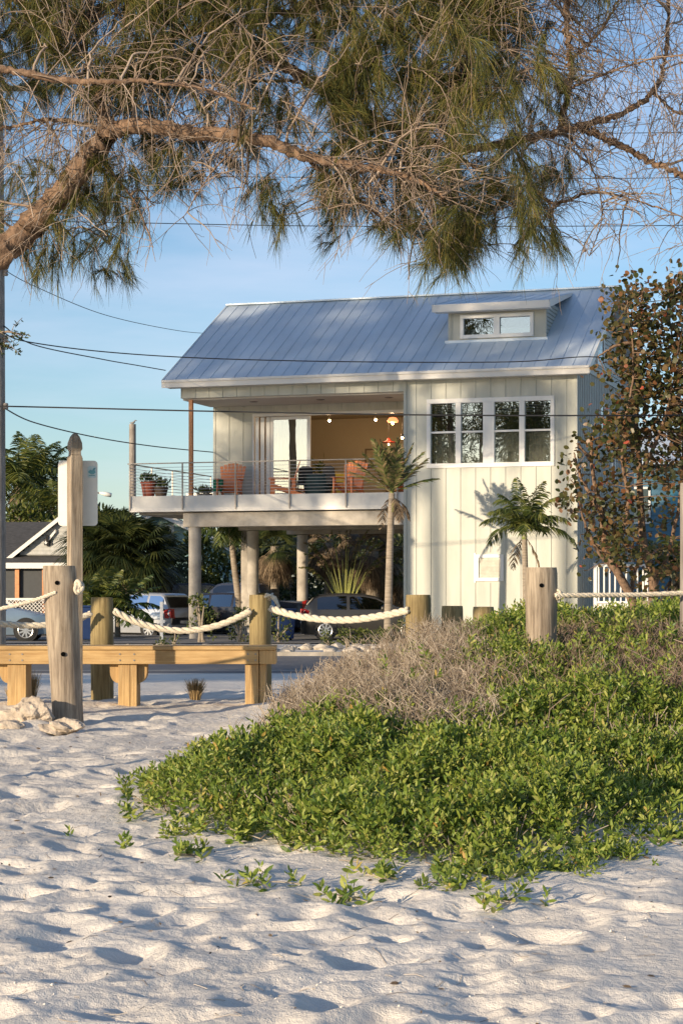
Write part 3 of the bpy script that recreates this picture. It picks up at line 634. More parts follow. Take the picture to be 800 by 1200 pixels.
dark_chair(hx(391,1.9), 1.95, R(160), 'dark patio chair right of the teal covered table')
dark_chair(hx(354,2.0), 2.0, R(-140), 'dark patio chair left of the teal covered table')

def potted(x, y, label, potm, r, h, leafm, n, hh, kind='shrub'):
    t_ = local_thing('potted_plant', x, y, label, 'plant')
    mb = MB(); mb.lathe([(r*.7,0),(r,h*.9),(r*1.08,h*.9),(r*1.08,h),(r*.9,h),(r*.85,h*.9)], (0,0,0), 20); mb.build('pot', potm, t_, smooth='auto')
    mb = MB(); B = np.zeros((n,3)); B[:,:2] = rng.normal(size=(n,2))*r*.45; B[:,2] = h*.9+rng.random(n)*hh*.7
    D_2 = rdir(n); D_2[:,2] = np.abs(D_2[:,2])+.3; leaves(mb, B, D_2, rng.uniform(.12,.3,n), rng.uniform(.02,.04,n)); mb.build('foliage', leafm, t_)
potted(hx(173,.6), .7, 'spiky plant in a red terracotta pot at the deck corner', 'terracotta', .26, .52, 'palm_leaf', 90, .35)
potted(hx(186,.6), .8, 'leafy plant in a brown pot beside the red terracotta pot', 'brownpot', .24, .34, 'mid_leaf', 120, .35)
potted(hx(240,1.6), 1.6, 'low grey planter with a bushy plant near the orange post', 'concrete', .26, .14, 'mixfrond', 130, .2)
t_ = local_thing('tabletop_ornament', -13.9, 4.6, 'white ball ornament on a low pale bench on the side deck', 'ornament')
mb = MB(); mb.lathe([(.001,.32),(.07,.34),(.1,.42),(.07,.50),(.001,.52)], (0,0,.0), 16); mb.build('ball', 'white', t_, smooth=True)
t_ = local_thing('low_bench', -13.6, 4.6, 'low pale bench on the side deck behind the cable rail', 'bench')
mb = MB(); mb.box((-1.0,-.2,.24),(1.3,.2,.32)); mb.build('seat', 'trim', t_)
for a in (-.9,1.2): mb = MB(); mb.box((a-.04,-.18,0),(a+.04,.18,.24)); mb.build('leg', 'trim', t_)

# ---------------------------------------------------------------- posts, ropes, bench
def pile(px, py_top, Y, wd, label, m='treated', taper=.0, lean=(0,0), seed=0, holes=(), group='round posts carrying the rope fence', bury=.25, name='wooden_post', zb=None, cone=0):
    x = (px-400)/F*Y; z0 = g(x, Y) if zb is None else zb; top = CH-(py_top-690)/F*Y; h = top-z0
    t_ = empty(name, (x,Y,z0), 0, label, 'post', group)
    rr = np.random.default_rng(seed+3); K = 26; n = 28; a = np.arange(n)*2*math.pi/n; V = []
    for i in range(K):
        u = i/(K-1); z = -bury+(h+bury)*u; r = wd/2*(1-taper*u)*(1+.018*math.sin(u*9+seed)); 
        rr_ = r*(1+.02*np.sin(a*3+seed+u*2)+.012*np.sin(a*7+u*5))
        if i == K-1: rr_ = rr_*.96
        V += [(lean[0]*z+rr_[j]*math.cos(a[j]), lean[1]*z+rr_[j]*math.sin(a[j]), z) for j in range(n)]
    f = [(i*n+j, i*n+(j+1)%n, (i+1)*n+(j+1)%n, (i+1)*n+j) for i in range(K-1) for j in range(n)]+[tuple((K-1)*n+j for j in range(n))]
    mb = MB(); mb.add(V, f); o = mb.build('post_shaft', m, t_, smooth=True); o.modifiers.new('e','EDGE_SPLIT').split_angle = R(50)
    for hz_, hx_, hr in holes:
        z = CH-(hz_-690)/F*Y-z0; xx = (hx_-px)/F*Y; r = wd/2*(1-taper*z/h); yy = -math.sqrt(max(r*r-(xx-lean[0]*z)**2, 0))-.012+lean[1]*z
        mb = MB(); mb.tube([(xx,yy+.004,z),(xx,yy+.06,z)], hr, 14); mb.build('bolt_hole_disc', M['hole'], t_)  # no recess: black disc on the surface paints the hole's shaded inside
    return t_
pile(80, 663, 17, .265, 'thick weathered grey leaning pile with two bolt holes in front of the bench', 'pile', -.12, (-.055,0), 1, [(683,70,.019),(766,77,.02)])
pile(120, 700, 20, .24, 'greenish brown post behind the bench, next right of the leaning pile', 'treated', .02, (0,0), 2)
pile(305, 697, 20, .235, 'greenish brown post with white rope loop at the right end of the bench', 'treated', .02, (0,0), 5)
pile(490, 697, 19, .25, 'short brown post rising from dry brush below the cream house corner', 'treated', .0, (0,0), 8)
pile(530, 710, 22, .25, 'low stub post just right of the short brown corner post', 'treated', 0, (0,0), 9)
pile(566, 711, 23, .25, 'low stub post between the stub and the pale holed post', 'treated', 0, (0,0), 12)
pile(633.5, 665, 15.5, .235, 'pale grey tapered post with one bolt hole under the small palm', 'pile', -.10, (.0,0), 13, [(686,632,.017)])
pile(757, 704, 22, .24, 'brown stub post behind the rope in front of the blue house', 'pile', .3, (0,0), 15)
pile(809, 566, 16, .18, 'tall pale post cut off by the right edge of the photo', 'greywood', 0, (0,0), 17, group=None)
# rope
def rope(pts, r=.036, label='', name='rope', seed=0, turns=None, extra=None):
    pts = interp_path([tuple(p) for p in pts], 90)
    L_ = np.linalg.norm(np.diff(pts, axis=0), axis=1).sum(); T = np.gradient(pts, axis=0); T = nrm(T)
    A = nrm(np.cross(T, np.array([0,0,1.]))); B = np.cross(T, A); mb = MB()
    k = 220; u = np.linspace(0, 89, k); i = np.clip(u.astype(int), 0, 88); f = (u-i)[:,None]
    c = pts[i]*(1-f)+pts[i+1]*f; Aa = A[i]; Bb = B[i]; ang = u/89*L_/(r*7.5)*2*math.pi
    for s_ in range(3):
        q = ang+s_*2.0944; mb.tube(c+r*.5*(Aa*np.cos(q)[:,None]+Bb*np.sin(q)[:,None]), r*.60, 7)
    t_ = mb.build(name, 'rope', smooth=True); tag(t_, label, 'rope', 'white ropes strung between the posts')
    return t_
def ropepx(pp, Y0, Y1, r, label):
    n = len(pp); return rope([P(px,py,Y0+(Y1-Y0)*i/(n-1)) for i,(px,py) in enumerate(pp)], r, label)
ropepx([(134,716),(160,729),(190,737),(222,739),(255,733),(280,723),(293,716)], 19.85, 19.85, .034, 'thick twisted rope sagging between the two posts behind the bench')
ropepx([(317,713),(345,721),(380,726),(415,726),(450,721),(478,715)], 19.8, 18.9, .036, 'thick twisted rope from the bench end post to the short brown post')
ropepx([(-60,735),(-30,731),(0,731),(30,733),(62,732),(85,728),(107,719)], 19.4, 19.8, .032, 'thick twisted rope passing behind the leaning pile to the post behind it')
ropepx([(-60,722),(-20,717),(20,709),(45,702),(66,694)], 16.9, 16.86, .017, 'thin rope climbing from the left edge to the leaning pile')
ropepx([(650,698),(700,697.5),(750,697),(820,694)], 15.42, 15.9, .020, 'thin taut rope from the pale holed post to the right edge')
def knot(p, r, label, parentless=True):
    t_ = empty('rope_knot', p, 0, label, 'knot'); mb = MB(); n = 60; a = np.linspace(0, 2*math.pi*2, n)
    mb.tube(np.stack([r*(1+.35*np.cos(1.5*a))*np.cos(a)*.6, r*.45*np.sin(1.5*a), r*(1+.35*np.cos(1.5*a))*np.sin(a)], 1), r*.42, 8, cap=False)
    mb.tube([(0,0,-r*.6),(0,-.01,r*.6)], r*.5, 8); mb.build('knot_strands', 'rope', t_, smooth=True)
    return t_
knot(P(92.5,688,16.9), .042, 'white rope knot on the right side of the leaning pile')
knot(P(654,697,15.45), .03, 'small rope knot on the right side of the pale holed post')
t_ = empty('rope_knot', P(317,702,19.9), 0, 'frayed white rope loop on the bench end post', 'knot')
mb = MB()
for k in range(9): mb.tube([(-.06+.01*k,-.03+.006*k,.02+.035*math.sin(k)),(0,-.05,.04),(.05+.005*k,-.02,.02-.012*k),(.07,0,-.03-.01*k)], .013, 6)
mb.build('knot_strands', 'rope', t_, smooth=True)
# bench
BY = 18.8
bx = lambda px: (px-400)/F*BY
bz = CH-(757-690)/F*BY
gb = g(-2.2, BY)
bench = empty('wooden_bench', (bx(160),BY,gb), 0, 'long new yellow lumber bench in front of the rope posts', 'bench')
def pinemat_box(name, lo, hi, axis):
    """lumber piece with its grain along the long axis: built upright, then turned"""
    c = [(a+b_)/2 for a,b_ in zip(lo,hi)]; s = [(b_-a)/2 for a,b_ in zip(lo,hi)]
    mb = MB()
    if axis == 'x': mb.box((-s[2],-s[1],-s[0]),(s[2],s[1],s[0])); rot = (0,R(90),0)
    else: mb.box((-s[0],-s[1],-s[2]),(s[0],s[1],s[2])); rot = (0,0,0)
    o = mb.build(name, 'pine', bench, bevel=.006); o.location = c; o.rotation_euler = rot; return o
rel = lambda px: bx(px)-bx(160)
H_ = bz-gb; x1b = rel(323); x0b = rel(-60)
for k in range(3): pinemat_box('seat_plank', (x0b,-.02+k*.152,H_-.038), (x1b,.125+k*.152,H_), 'x')
pinemat_box('apron', (x0b+.01,.0,H_-.178), (rel(303),.04,H_-.042), 'x')
pinemat_box('apron', (x0b+.01,.39,H_-.178), (x1b-.03,.43,H_-.042), 'x')
pinemat_box('end_beam', (rel(304),.0,H_-.178), (rel(323),.43,H_-.042), 'z')
for pxa, pxb, br in ((8,30,0),(138,152,1),(152.5,160,1),(287,303,0)):
    pinemat_box('leg', (rel(pxa),.045,-.3), (rel(pxb),.385,H_-.18), 'z')
pinemat_box('leg', (rel(304),.05,-.3), (rel(311),.38,H_-.18), 'z')
for s_, pxa in ((-1,137.5),(1,160.5),(-1,7.5)):
    mb = MB(); X = rel(pxa); pr = [(X,.12,H_-.182),(X+s_*.085,.12,H_-.182)]+[(X+s_*(.085*math.cos(q)),.12,H_-.26-.11*math.sin(q)) for q in np.linspace(0,1.5,6)]+[(X,.12,H_-.38)]
    mb.prism(pr, (0,.18,0)); mb.build('corbel', 'pine', bench)

for bxx in (8,30,137,161,287,303):
    for zz in (H_-.08, H_-.14):
        mb = MB(); xx = rel(bxx)+(.03 if bxx in (8,137,287) else -.03); mb.tube([(xx,-.006,zz),(xx,.004,zz)], .009, 8); mb.build('bolt', 'steel', bench)
# ---------------------------------------------------------------- sign post with square finial
sp_ = empty('sign_post', (P(88,800,18).x,18,g(-2.5,18)), 0, 'square grey wooden sign post with pointed finial behind the leaning pile', 'post')
zt = CH-(508-690)/F*18-g(-2.5,18); w2 = .058
def sqprof(prof, rot=R(28)):
    mb = MB(); V = []
    for hw, z in prof:
        for a in range(4): q = rot+R(45)+a*math.pi/2; V.append((hw*1.414*math.cos(q), hw*1.414*math.sin(q), z))
    K = len(prof); f = [(i*4+j, i*4+(j+1)%4, (i+1)*4+(j+1)%4, (i+1)*4+j) for i in range(K-1) for j in range(4)]+[(0,3,2,1),tuple((K-1)*4+j for j in range(4))]
    mb.add(V, f); return mb
sqprof([(w2,-.3),(w2,zt-.235),(w2*.86,zt-.205)]).build('post_shaft', 'pile', sp_, bevel=.004)
sqprof([(w2*.82,zt-.204),(w2*.78,zt-.17),(w2*.98,zt-.145),(w2*.93,zt-.09),(w2*.62,zt-.03),(w2*.28,zt)]).build('finial', 'pile', sp_, bevel=.004)
sign = empty('road_sign', P(91.5,578,18.12), 0, 'back of a white rounded rectangular sign with small teal emblem on the square post', 'sign')
def rrect(wd, ht, r, y, n=6, cx=0, cz=0):
    p = []
    for (sx_, sz_, a0) in ((1,-1,-90),(1,1,0),(-1,1,90),(-1,-1,180)):
        for k in range(n+1): q = R(a0+90*k/n); p.append((cx+sx_*(wd/2-r)+r*math.cos(q), y, cz+sz_*(ht/2-r)+r*math.sin(q)))
    return p
mb = MB(); mb.prism(rrect(.372,.615,.035,0), (0,.006,0)); mb.build('sign_panel', 'signback', sign)
mb = MB(); mb.prism(rrect(.085,.11,.02,-.004,5,.135,.20), (0,.003,0)); mb.build('sticker', 'emblem2', sign)
mb = MB()
pts = [(.098,.20),(.118,.222),(.135,.215),(.152,.238),(.170,.240),(.158,.218),(.168,.195),(.150,.18),(.128,.178),(.112,.186)]
mb.prism([(x_,-.0075,z_) for x_,z_ in pts], (0,.003,0)); mb.build('emblem', 'emblem', sign)
mb = MB(); mb.prism([(x_,-.0075,z_) for x_,z_ in ((.100,.163),(.168,.163),(.160,.170),(.108,.170))], (0,.003,0)); mb.build('emblem', 'emblem', sign)

# ---------------------------------------------------------------- utility pole and wires
up = empty('utility_pole', (P(-4,700,49).x,49,0), 0, 'tall grey wooden utility pole at the left edge of the photo', 'pole')
mb = MB(); mb.tube([(0,0,-.5),(0,0,4),(0,0,9),(0,0,15.5)], [.25,.235,.215,.17], 20); mb.build('pole_shaft', 'greywood', up, smooth='auto')
mb = MB(); mb.box((-1.2,-.22,14.3),(1.2,-.12,14.42)); mb.build('crossarm', 'greywood', up)
for z_, x_ in ((7.9,.2),(6.2,.2),(9.6,.2)):
    mb = MB(); mb.lathe([(.05,0),(.07,.04),(.045,.08),(.07,.12),(.05,.16)], (x_+.06,-.1,z_), 12); mb.build('insulator', 'steel', up)
def wire(pp, Y0, Y1, r, label, name='overhead_wire'):
    n = len(pp); pts = interp_path([tuple(P(px,py,Y0+(Y1-Y0)*i/(n-1))) for i,(px,py) in enumerate(pp)], 60)
    mb = MB(); mb.tube(pts, r, 6); o = mb.build(name, 'wire', smooth=True); tag(o, label, 'wire', 'overhead wires')
wire([(-200,473),(0,476),(250,482),(475,486),(640,487),(830,486),(1100,480)], 48.5, 48.5, .020, 'thick black wire crossing the porch and the big window')
wire([(5,478),(40,495),(110,512),(180,523),(250,530)], 48.8, 64.8, .018, 'black wire dropping from the pole to the left wall of the porch')
wire([(5,390),(30,400),(120,412),(245,420),(420,424),(600,424),(690,418),(760,425),(900,405)], 48.8, 56.5, .016, 'upper of two wires running in front of the long roof gutter')
wire([(5,382),(40,404),(120,421),(160,428),(194,434)], 48.8, 62.0, .016, 'wire bundle ending at the left roof corner')
wire([(5,316),(40,335),(120,368),(200,386),(250,391),(330,392),(420,385)], 48.8, 90, .011, 'thin sagging wire above the left end of the roof')
wire([(-200,255),(150,261),(400,265),(800,264),(1100,256)], 49, 49, .011, 'thin high wire lowest of those crossing the pine foliage')
wire([(-200,200),(150,206),(600,209),(800,208),(1100,200)], 49.4, 49.4, .010, 'thin high wire in the middle of those crossing the pine foliage')
wire([(-200,148),(150,154),(600,156),(800,155),(1100,148)], 49.8, 49.8, .010, 'thin high wire highest of those crossing the pine foliage')
wire([(300,548),(475,555),(640,556),(830,550)], 49.8, 49.8, .005, 'very fine wire crossing below the big window') if False else None
# far pole behind the deck, with its bird
po = empty('far_pole', P(155.5,690,84), 0, 'short grey pole rising behind the left end of the deck', 'pole')
mb = MB(); mb.tube([(0,0,-1.7),(0,0,7.2)], [.17,.15], 14); mb.build('pole_shaft', 'greywood', po, smooth='auto')
bd = empty('perched_bird', P(155.5,690,84)+Vector((0,0,7.2)), 0, 'small grey bird perched on the far pole', 'bird')
mb = MB(); mb.tube(interp_path([(-.30,0,.16),(-.18,0,.13),(-.02,0,.12),(.14,0,.20),(.22,0,.33),(.29,0,.37),(.36,0,.35),(.46,0,.33)], 22), interp_path([(.01,),(.06,),(.11,),(.10,),(.055,),(.06,),(.04,),(.008,)], 22).ravel(), 10)
for s_ in (-.04,.04): mb.tube([(.0,s_,.0),(.0,s_,.12)], .012, 5)
mb.build('bird_body', mat('bird_grey', (.25,.24,.23), .8), bd, smooth=True); bd.scale = (.45,.45,.45)
# street lamp head seen right of the sign
sl = empty('street_lamp', P(97,690,80), 0, 'distant pale street lamp head sticking out right of the road sign', 'street lamp')
mb = MB(); mb.tube([(0,0,-1.6),(0,0,4.0)], .07, 10); mb.build('lamp_pole', 'greywood', sl)
mb = MB(); mb.tube([(0,0,3.95),(.4,0,4.04),(.75,0,3.98)], .035, 8); mb.build('lamp_arm', 'steel', sl)
mb = MB(); mb.tube([(.70,0,4.0),(.95,0,3.95),(1.2,0,3.90)], [.04,.10,.09], 10); mb.build('lamp_head', 'white', sl, smooth=True)

# ---------------------------------------------------------------- cars
def car(name, label, cat, loc, rot, body_m, prof, Lc, W=1.75, wheels=(.75,3.35), wr=.31, win=((.45,1.35),(1.45,2.35)), beltz=.93, rearlamp=True, group='parked cars'):
    """prof: (x, z) roofline from the tail (x=0) to the nose (x=Lc)"""
    t_ = empty(name, loc, rot, label, cat, group)
    px_ = [p[0] for p in prof]; pz = [p[1] for p in prof]
    zt_ = lambda x: float(np.interp(x, px_, pz)); hw = lambda x: W/2*(1-.16*(1-smst(0,.35,x))-.22*smst(Lc-.7,Lc,x))
    def side(x, z):
        zt = zt_(x); be = min(beltz, zt-.02); wd = hw(x)
        if z <= be: return wd*(.93+.07*smst(.2,.55,z)-.03*smst(.6,beltz,z))
        u = (z-be)/max(zt-be, 1e-3); return wd*(.97-.24*(zt-be)/.55*u*.9)
    def ring(x):
        zt = zt_(x); be = min(beltz, zt-.02); r_ = []
        zs = [.20,.34,.52,.74,be]+[be+(zt-be)*q for q in (.3,.6,.9)]
        for z in zs: r_.append((side(x,z), z))
        r_.append((side(x, be+(zt-be)*.9)*.90, zt-.005)); r_.append((0, zt+.012))
        return r_
    xs = np.unique(np.concatenate([np.linspace(0,Lc,44), px_])); V = []
    for x in xs:
        r_ = ring(x); V += [(x,-y,z) for y,z in r_]+[(x,y,z) for y,z in r_[-2::-1]]
    n = len(r_)*2-1; K = len(xs); idx = np.arange(K*n).reshape(K,n)
    mb = MB(); mb.addq(np.array(V)-np.array([Lc/2,0,0]), np.stack([idx[:-1,:-1], idx[1:,:-1], idx[1:,1:], idx[:-1,1:]], -1).reshape(-1,4))
    mb.add(np.array(V[:n])-np.array([Lc/2,0,0]), [tuple(range(n))]); mb.add(np.array(V[-n:])-np.array([Lc/2,0,0]), [tuple(range(n))[::-1]])
    mb.build('body', body_m, t_, smooth=True).modifiers.new('e','EDGE_SPLIT').split_angle = R(38)
    h = Lc/2
    mb = MB(); mb.box((.1-h,-W*.44,.17),(Lc-.12-h,W*.44,.22)); mb.build('underbody', 'rubber', t_)
    for s_ in (-1,1):
        for a, b_ in win:
            m_ = 14; U = np.linspace(a, b_, m_); lo = []; hi = []
            for x in U:
                zz = max(beltz+.045, min(zt_(x)-.085, 9)); lo.append((x-h, s_*(side(x,beltz+.04)+.006), beltz+.04)); hi.append((x-h, s_*(side(x,zz)+.006), zz))
            mb = MB(); mb.add(lo+hi, [(i,i+1,m_+i+1,m_+i) for i in range(m_-1)]); mb.build('window', 'carglass', t_)
        for x in wheels:
            mb = MB(); mb.tube([(x-h,s_*(W/2-.16),wr+.02),(x-h,s_*(W/2+.004),wr+.02)], wr+.055, 28); mb.build('wheel_arch', 'rubber', t_)
            mb = MB(); mb.tube([(x-h,s_*(W/2-.15),wr),(x-h,s_*(W/2+.010),wr),(x-h,s_*(W/2+.022),wr)], [wr,wr,wr-.03], 28); wh = mb.build('wheel', 'rubber', t_, smooth='auto')
            mb = MB(); yy = s_*(W/2+.026)
            for k in range(9):
                q = k*2*math.pi/9; mb.beam((x-h+.03*math.cos(q),yy,wr+.03*math.sin(q)),(x-h+wr*.66*math.cos(q),yy,wr+wr*.66*math.sin(q)),.012,.045,(0,1,0)) if False else mb.beam((x-h+.03*math.cos(q),yy,wr+.03*math.sin(q)),(x-h+wr*.66*math.cos(q),yy,wr+wr*.66*math.sin(q)),.05,.014,(0,1,0))
            a = np.linspace(0,2*math.pi,25); mb.tube(np.stack([x-h+wr*.68*np.cos(a), np.full(25,yy), wr+wr*.68*np.sin(a)],1), .018, 6, cap=False)
            mb.tube([(x-h,yy-s_*.01,wr),(x-h,yy+s_*.012,wr)], .05, 12); mb.build('rim', 'rim', wh)
        xm = win[-1][1]-.15; mb = MB(); mb.box((xm-h-.06,s_*(W/2+.03)-.09,beltz+.03),(xm-h+.06,s_*(W/2+.03)+.09,beltz+.14)); mb.build('mirror', body_m, t_, bevel=.03)
        mb = MB(); mb.prism([(-h+.02,s_*hw(0)*.97,.70),(-h-.012,s_*hw(0)*.72,.70),(-h+.02,s_*hw(0)*.72,beltz+.02),(-h+.10,s_*hw(.1)*.985,beltz+.04),(-h+.24,s_*(hw(.24)+.004),beltz-.02),(-h+.2,s_*(hw(.2)+.006),.72)], (0,0,.02)); mb.build('tail_lamp', 'red', t_)
        mb = MB(); mb.box((-h-.015,s_*hw(0)*.93-.05,.72),(-h+.09,s_*hw(0)*.93+.06,.98)); mb.build('tail_lamp', 'red', t_, bevel=.02)
        mb = MB(); zf = zt_(Lc-.18); mb.box((h-.36,s_*(hw(Lc-.2)-.16)-.13,zf-.2),(h-.05,s_*(hw(Lc-.2)-.16)+.13,zf-.05)); mb.build('headlight', 'lens', t_, bevel=.03)
        for a, b_ in win:
            mb = MB(); mb.box(((a+.12)-h,s_*(W/2-.012)-.015,beltz-.13),((a+.30)-h,s_*(W/2-.012)+.015,beltz-.10)); mb.build('door_handle', body_m, t_)
    # windscreens laid on the sloping parts of the roofline
    def screen(xa, xb, name_):
        U = np.linspace(xa, xb, 8); A = []; B = []
        for x in U:
            zz = zt_(x); be = min(beltz, zz-.02); yy = side(x, be+(zz-be)*.9)*.86; s2_ = -1 if xa < Lc/2 else 1
            A.append((x-h+s2_*.012, -yy, zz+.010)); B.append((x-h+s2_*.012, yy, zz+.010))
        mb = MB(); mb.add(A+B, [(i,i+1,8+i+1,8+i) for i in range(7)]); mb.build(name_, 'carglass', t_)
    ps = [(a, b_) for a, b_ in zip(prof[:-1], prof[1:])]
    f_ = [(a,b_) for a,b_ in ps if a[1]-b_[1] > .2*(b_[0]-a[0]) and a[1] > beltz+.1 and b_[0] < Lc*.85]
    if f_: screen(f_[0][0][0]+.06, f_[-1][1][0]-.05, 'windscreen')
    r_ = [(a,b_) for a,b_ in ps if b_[1]-a[1] > .3*(b_[0]-a[0]) and b_[1] > beltz+.15 and a[0] < Lc*.3 and a[1] > beltz-.1]
    if r_: screen(r_[0][0][0]+.02, r_[-1][1][0]-.04, 'rear_window')
    mb = MB(); mb.box((-h-.02,-.26,.52),(-h-.005,.26,.63)); mb.build('number_plate', 'white', t_)
    return t_
hatchp = [(0,.50),(.02,.72),(.06,.95),(.16,1.08),(.42,1.36),(.60,1.44),(1.3,1.48),(2.0,1.45),(2.35,1.38),(3.05,1.03),(3.3,.96),(3.9,.83),(4.12,.68),(4.2,.48)]
sedanp = [(0,.50),(.03,.85),(.15,.98),(.75,1.03),(1.35,1.36),(1.7,1.43),(2.4,1.42),(2.7,1.36),(3.45,1.0),(3.7,.94),(4.35,.80),(4.55,.66),(4.62,.46)]
suvp = [(0,.50),(.04,.95),(.10,1.04),(.34,1.50),(.50,1.58),(1.6,1.61),(2.6,1.56),(2.8,1.5),(3.35,1.10),(3.6,1.06),(4.3,.98),(4.5,.8),(4.55,.5)]
pickp = [(0,.60),(.02,1.1),(.06,1.16),(1.75,1.17),(1.8,1.2),(1.95,1.78),(2.15,1.85),(3.4,1.84),(3.6,1.78),(4.2,1.22),(4.5,1.16),(5.2,1.08),(5.4,.9),(5.45,.5)]
greym = mat('car_paint_grey', (.075,.07,.062), .28, metal=.5, var=.03, spec=.6)
silverm = mat('car_paint_silver', (.50,.52,.55), .3, metal=.5, var=.03)
bluem = mat('car_paint_pale_blue', (.24,.32,.40), .3, metal=.5, var=.03)
blackm = mat('car_paint_black', (.02,.02,.025), .2, var=.03, spec=.7)
navym = mat('car_paint_navy', (.04,.05,.08), .25, var=.03, spec=.7)
whitem = mat('car_paint_white', (.62,.64,.68), .3, var=.03)
cY = 61.5
car('parked_car', 'dark grey hatchback parked under the house seen from its right side', 'car', (P(352,0,cY).x+2.15,cY,.006), R(2), greym, hatchp, 4.25, win=((.50,1.42),(1.52,2.72)))
car('parked_car', 'pale blue saloon car in front of the bungalow at the left edge', 'car', (P(62,0,60.5).x-2.2,60.5,.0), R(3), bluem, sedanp, 4.62, win=((1.0,1.95),(2.05,3.1)), wheels=(.8,3.75), wr=.33)
car('parked_car', 'silver sport utility car with its tail towards the road, beside the front round column', 'car', (P(182,0,68).x-.9,69,-.12), R(148), silverm, suvp, 4.6, W=1.85, beltz=1.0, win=((.30,.95),(1.05,1.95),(2.05,2.95)), wheels=(.85,3.6), wr=.34)
car('parked_car', 'black sport utility car parked right of the front round column', 'car', (P(250,0,69).x,70,-.1), R(150), blackm, suvp, 4.6, W=1.85, beltz=1.05, win=((.30,.95),(1.05,1.95),(2.05,2.95)), wheels=(.85,3.6), wr=.36)
car('parked_car', 'navy pickup truck nearest the square column behind the shrubs', 'pickup truck', (P(284,0,71.5).x,72.5,.006), R(168), navym, pickp, 5.45, W=1.95, beltz=1.15, win=((2.15,2.75),(2.85,3.7)), wheels=(1.0,4.4), wr=.39)
car('parked_car', 'dark pickup truck half hidden between the silver car and the black car', 'pickup truck', (P(222,0,76).x,77,.006), R(10), blackm, pickp, 5.45, W=1.95, beltz=1.15, win=((2.15,2.75),(2.85,3.7)), wheels=(1.0,4.4), wr=.39)
# small sign stake, bins
t_ = empty('stake_sign', (P(189.5,0,56.5).x,56.5,0), 0, 'white T shaped marker stake in the verge left of the round column', 'sign')
mb = MB(); mb.box((-.045,-.03,-.1),(.045,.03,1.25)); mb.build('stake', 'white', t_); mb = MB(); mb.box((-.22,-.045,.62),(.10,-.031,.72)); mb.build('plate', 'white', t_)
def bin_(px, Y, w_, h_, label):
    t_ = empty('recycling_bin', (P(px,0,Y).x,Y,0), R(10), label, 'bin')
    mb = MB(); mb.add([(a*w_/2*(.8 if z == .06 else 1), b_*w_/2*(.8 if z == .06 else 1), z) for z in (.06,h_) for a,b_ in ((-1,-1),(1,-1),(1,1),(-1,1))], [(0,3,2,1),(4,5,6,7),(0,1,5,4),(1,2,6,5),(2,3,7,6),(3,0,4,7)]); mb.build('bin_body', 'bluebin', t_, bevel=.02)
    mb = MB(); mb.box((-w_/2-.03,-w_/2-.03,h_+.003),(w_/2+.03,w_/2+.05,h_+.06)); mb.build('lid', 'bluebin', t_, bevel=.02)
    for s_ in (-1,1): mb = MB(); mb.tube([(s_*w_*.35-.03,w_*.38,.1),(s_*w_*.35+.03,w_*.38,.1)], .1, 14); mb.build('wheel', 'rubber', t_)
bin_(101, 60, .6, 1.05, 'blue wheeled bin behind the greenish brown post near the sign')
bin_(334, 60.5, .6, .95, 'blue bin beside the tail of the grey hatchback')

# ---------------------------------------------------------------- neighbouring houses
def lap(mb, x0, x1, z0, z1, y, sp_=.16, top=None):
    z = z0
    while z < z1:
        xa, xb = (x0, x1) if top is None else top(z)
        if xb-xa > .05: mb.prism([(xa,y,z),(xa,y-.03,z),(xa,y-.006,z+sp_-.004),(xa,y,z+sp_-.004)], (xb-xa,0,0))
        z += sp_
# bungalow (left)
BX = P(77,0,76).x; bung = empty('bungalow', (BX,76,0), R(-4), 'small bungalow with dark shingle roof, white trim and orange porch posts', 'house')
mb = MB(); mb.box((-9,.9,.3),(.8,8,2.75)); lap(mb, -9, .8, .9, 2.7, .9); mb.build('wall', 'gable_siding', bung)
mb = MB(); gt = lambda z: (-1.75+(z-2.98)*1.25, 1.75-(z-2.98)*1.25); lap(mb, 0,0,2.98,4.25,-.3,.15,gt); mb.prism([(-1.8,-.28,2.95),(1.8,-.28,2.95),(0,-.28,4.42)], (0,3.5,0)); mb.build('gable', mat('bung_gable', (.45,.45,.42), .6), bung)
mb = MB(); mb.prism([(-9.5,-.05,2.75),(1.0,-.05,2.75),(1.0,4.5,4.35),(-9.5,4.5,4.35)], (0,0,.09)); mb.prism([(-9.5,4.5,4.35),(1.0,4.5,4.35),(1.0,9,2.75),(-9.5,9,2.75)], (0,0,.09)); mb.build('roof', 'shingle', bung)
mb = MB(); mb.prism([(-9.6,-1.5,2.58),(1.1,-1.5,2.58),(1.1,.2,2.95),(-9.6,.2,2.95)], (0,0,.07)); mb.build('porch_roof', 'shingle', bung)
mb = MB()
for s_ in (-1,1): mb.prism([(s_*2.2,-.55,2.80),(0,-.55,4.52),(0,-.55,4.62),(s_*2.32,-.55,2.80)], (0,4.6,0))
mb.build('gable_roof', 'shingle', bung)
mb = MB()
for s_ in (-1,1): mb.prism([(s_*2.2,-.60,2.68),(0,-.60,4.40),(0,-.60,4.58),(s_*2.36,-.60,2.74)], (0,.045,0))
mb.box((-9.6,-1.55,2.42),(1.1,-1.502,2.64)); mb.prism([(-.75,-.45,3.45),(-.68,-.45,3.38),(-.3,-.45,3.85),(-.3,-.45,3.98)], (0,.05,0)); mb.build('trim_board', 'white', bung)
mb = MB()
for s_ in (-1,1):
    mb = MB(); mb.beam((s_*.62,-.34,3.32),(s_*.62,-.5,3.72),.1,.1); mb.box((s_*.62-.16,-.36,3.35),(s_*.62+.16,-.32,3.62)); mb.build('bracket', 'dark', bung)
for x_ in (-5.2,-1.62,-.55,.8):
    mb = MB(); mb.box((x_-.08,-1.35,.5),(x_+.08,-1.2,2.45)); mb.build('porch_post', 'rust', bung)
mb = MB(); mb.box((-9,-1.18,.5),(.75,-1.15,2.43)); mb.build('screen', mat('porch_screen', (.035,.04,.045), .5), bung)
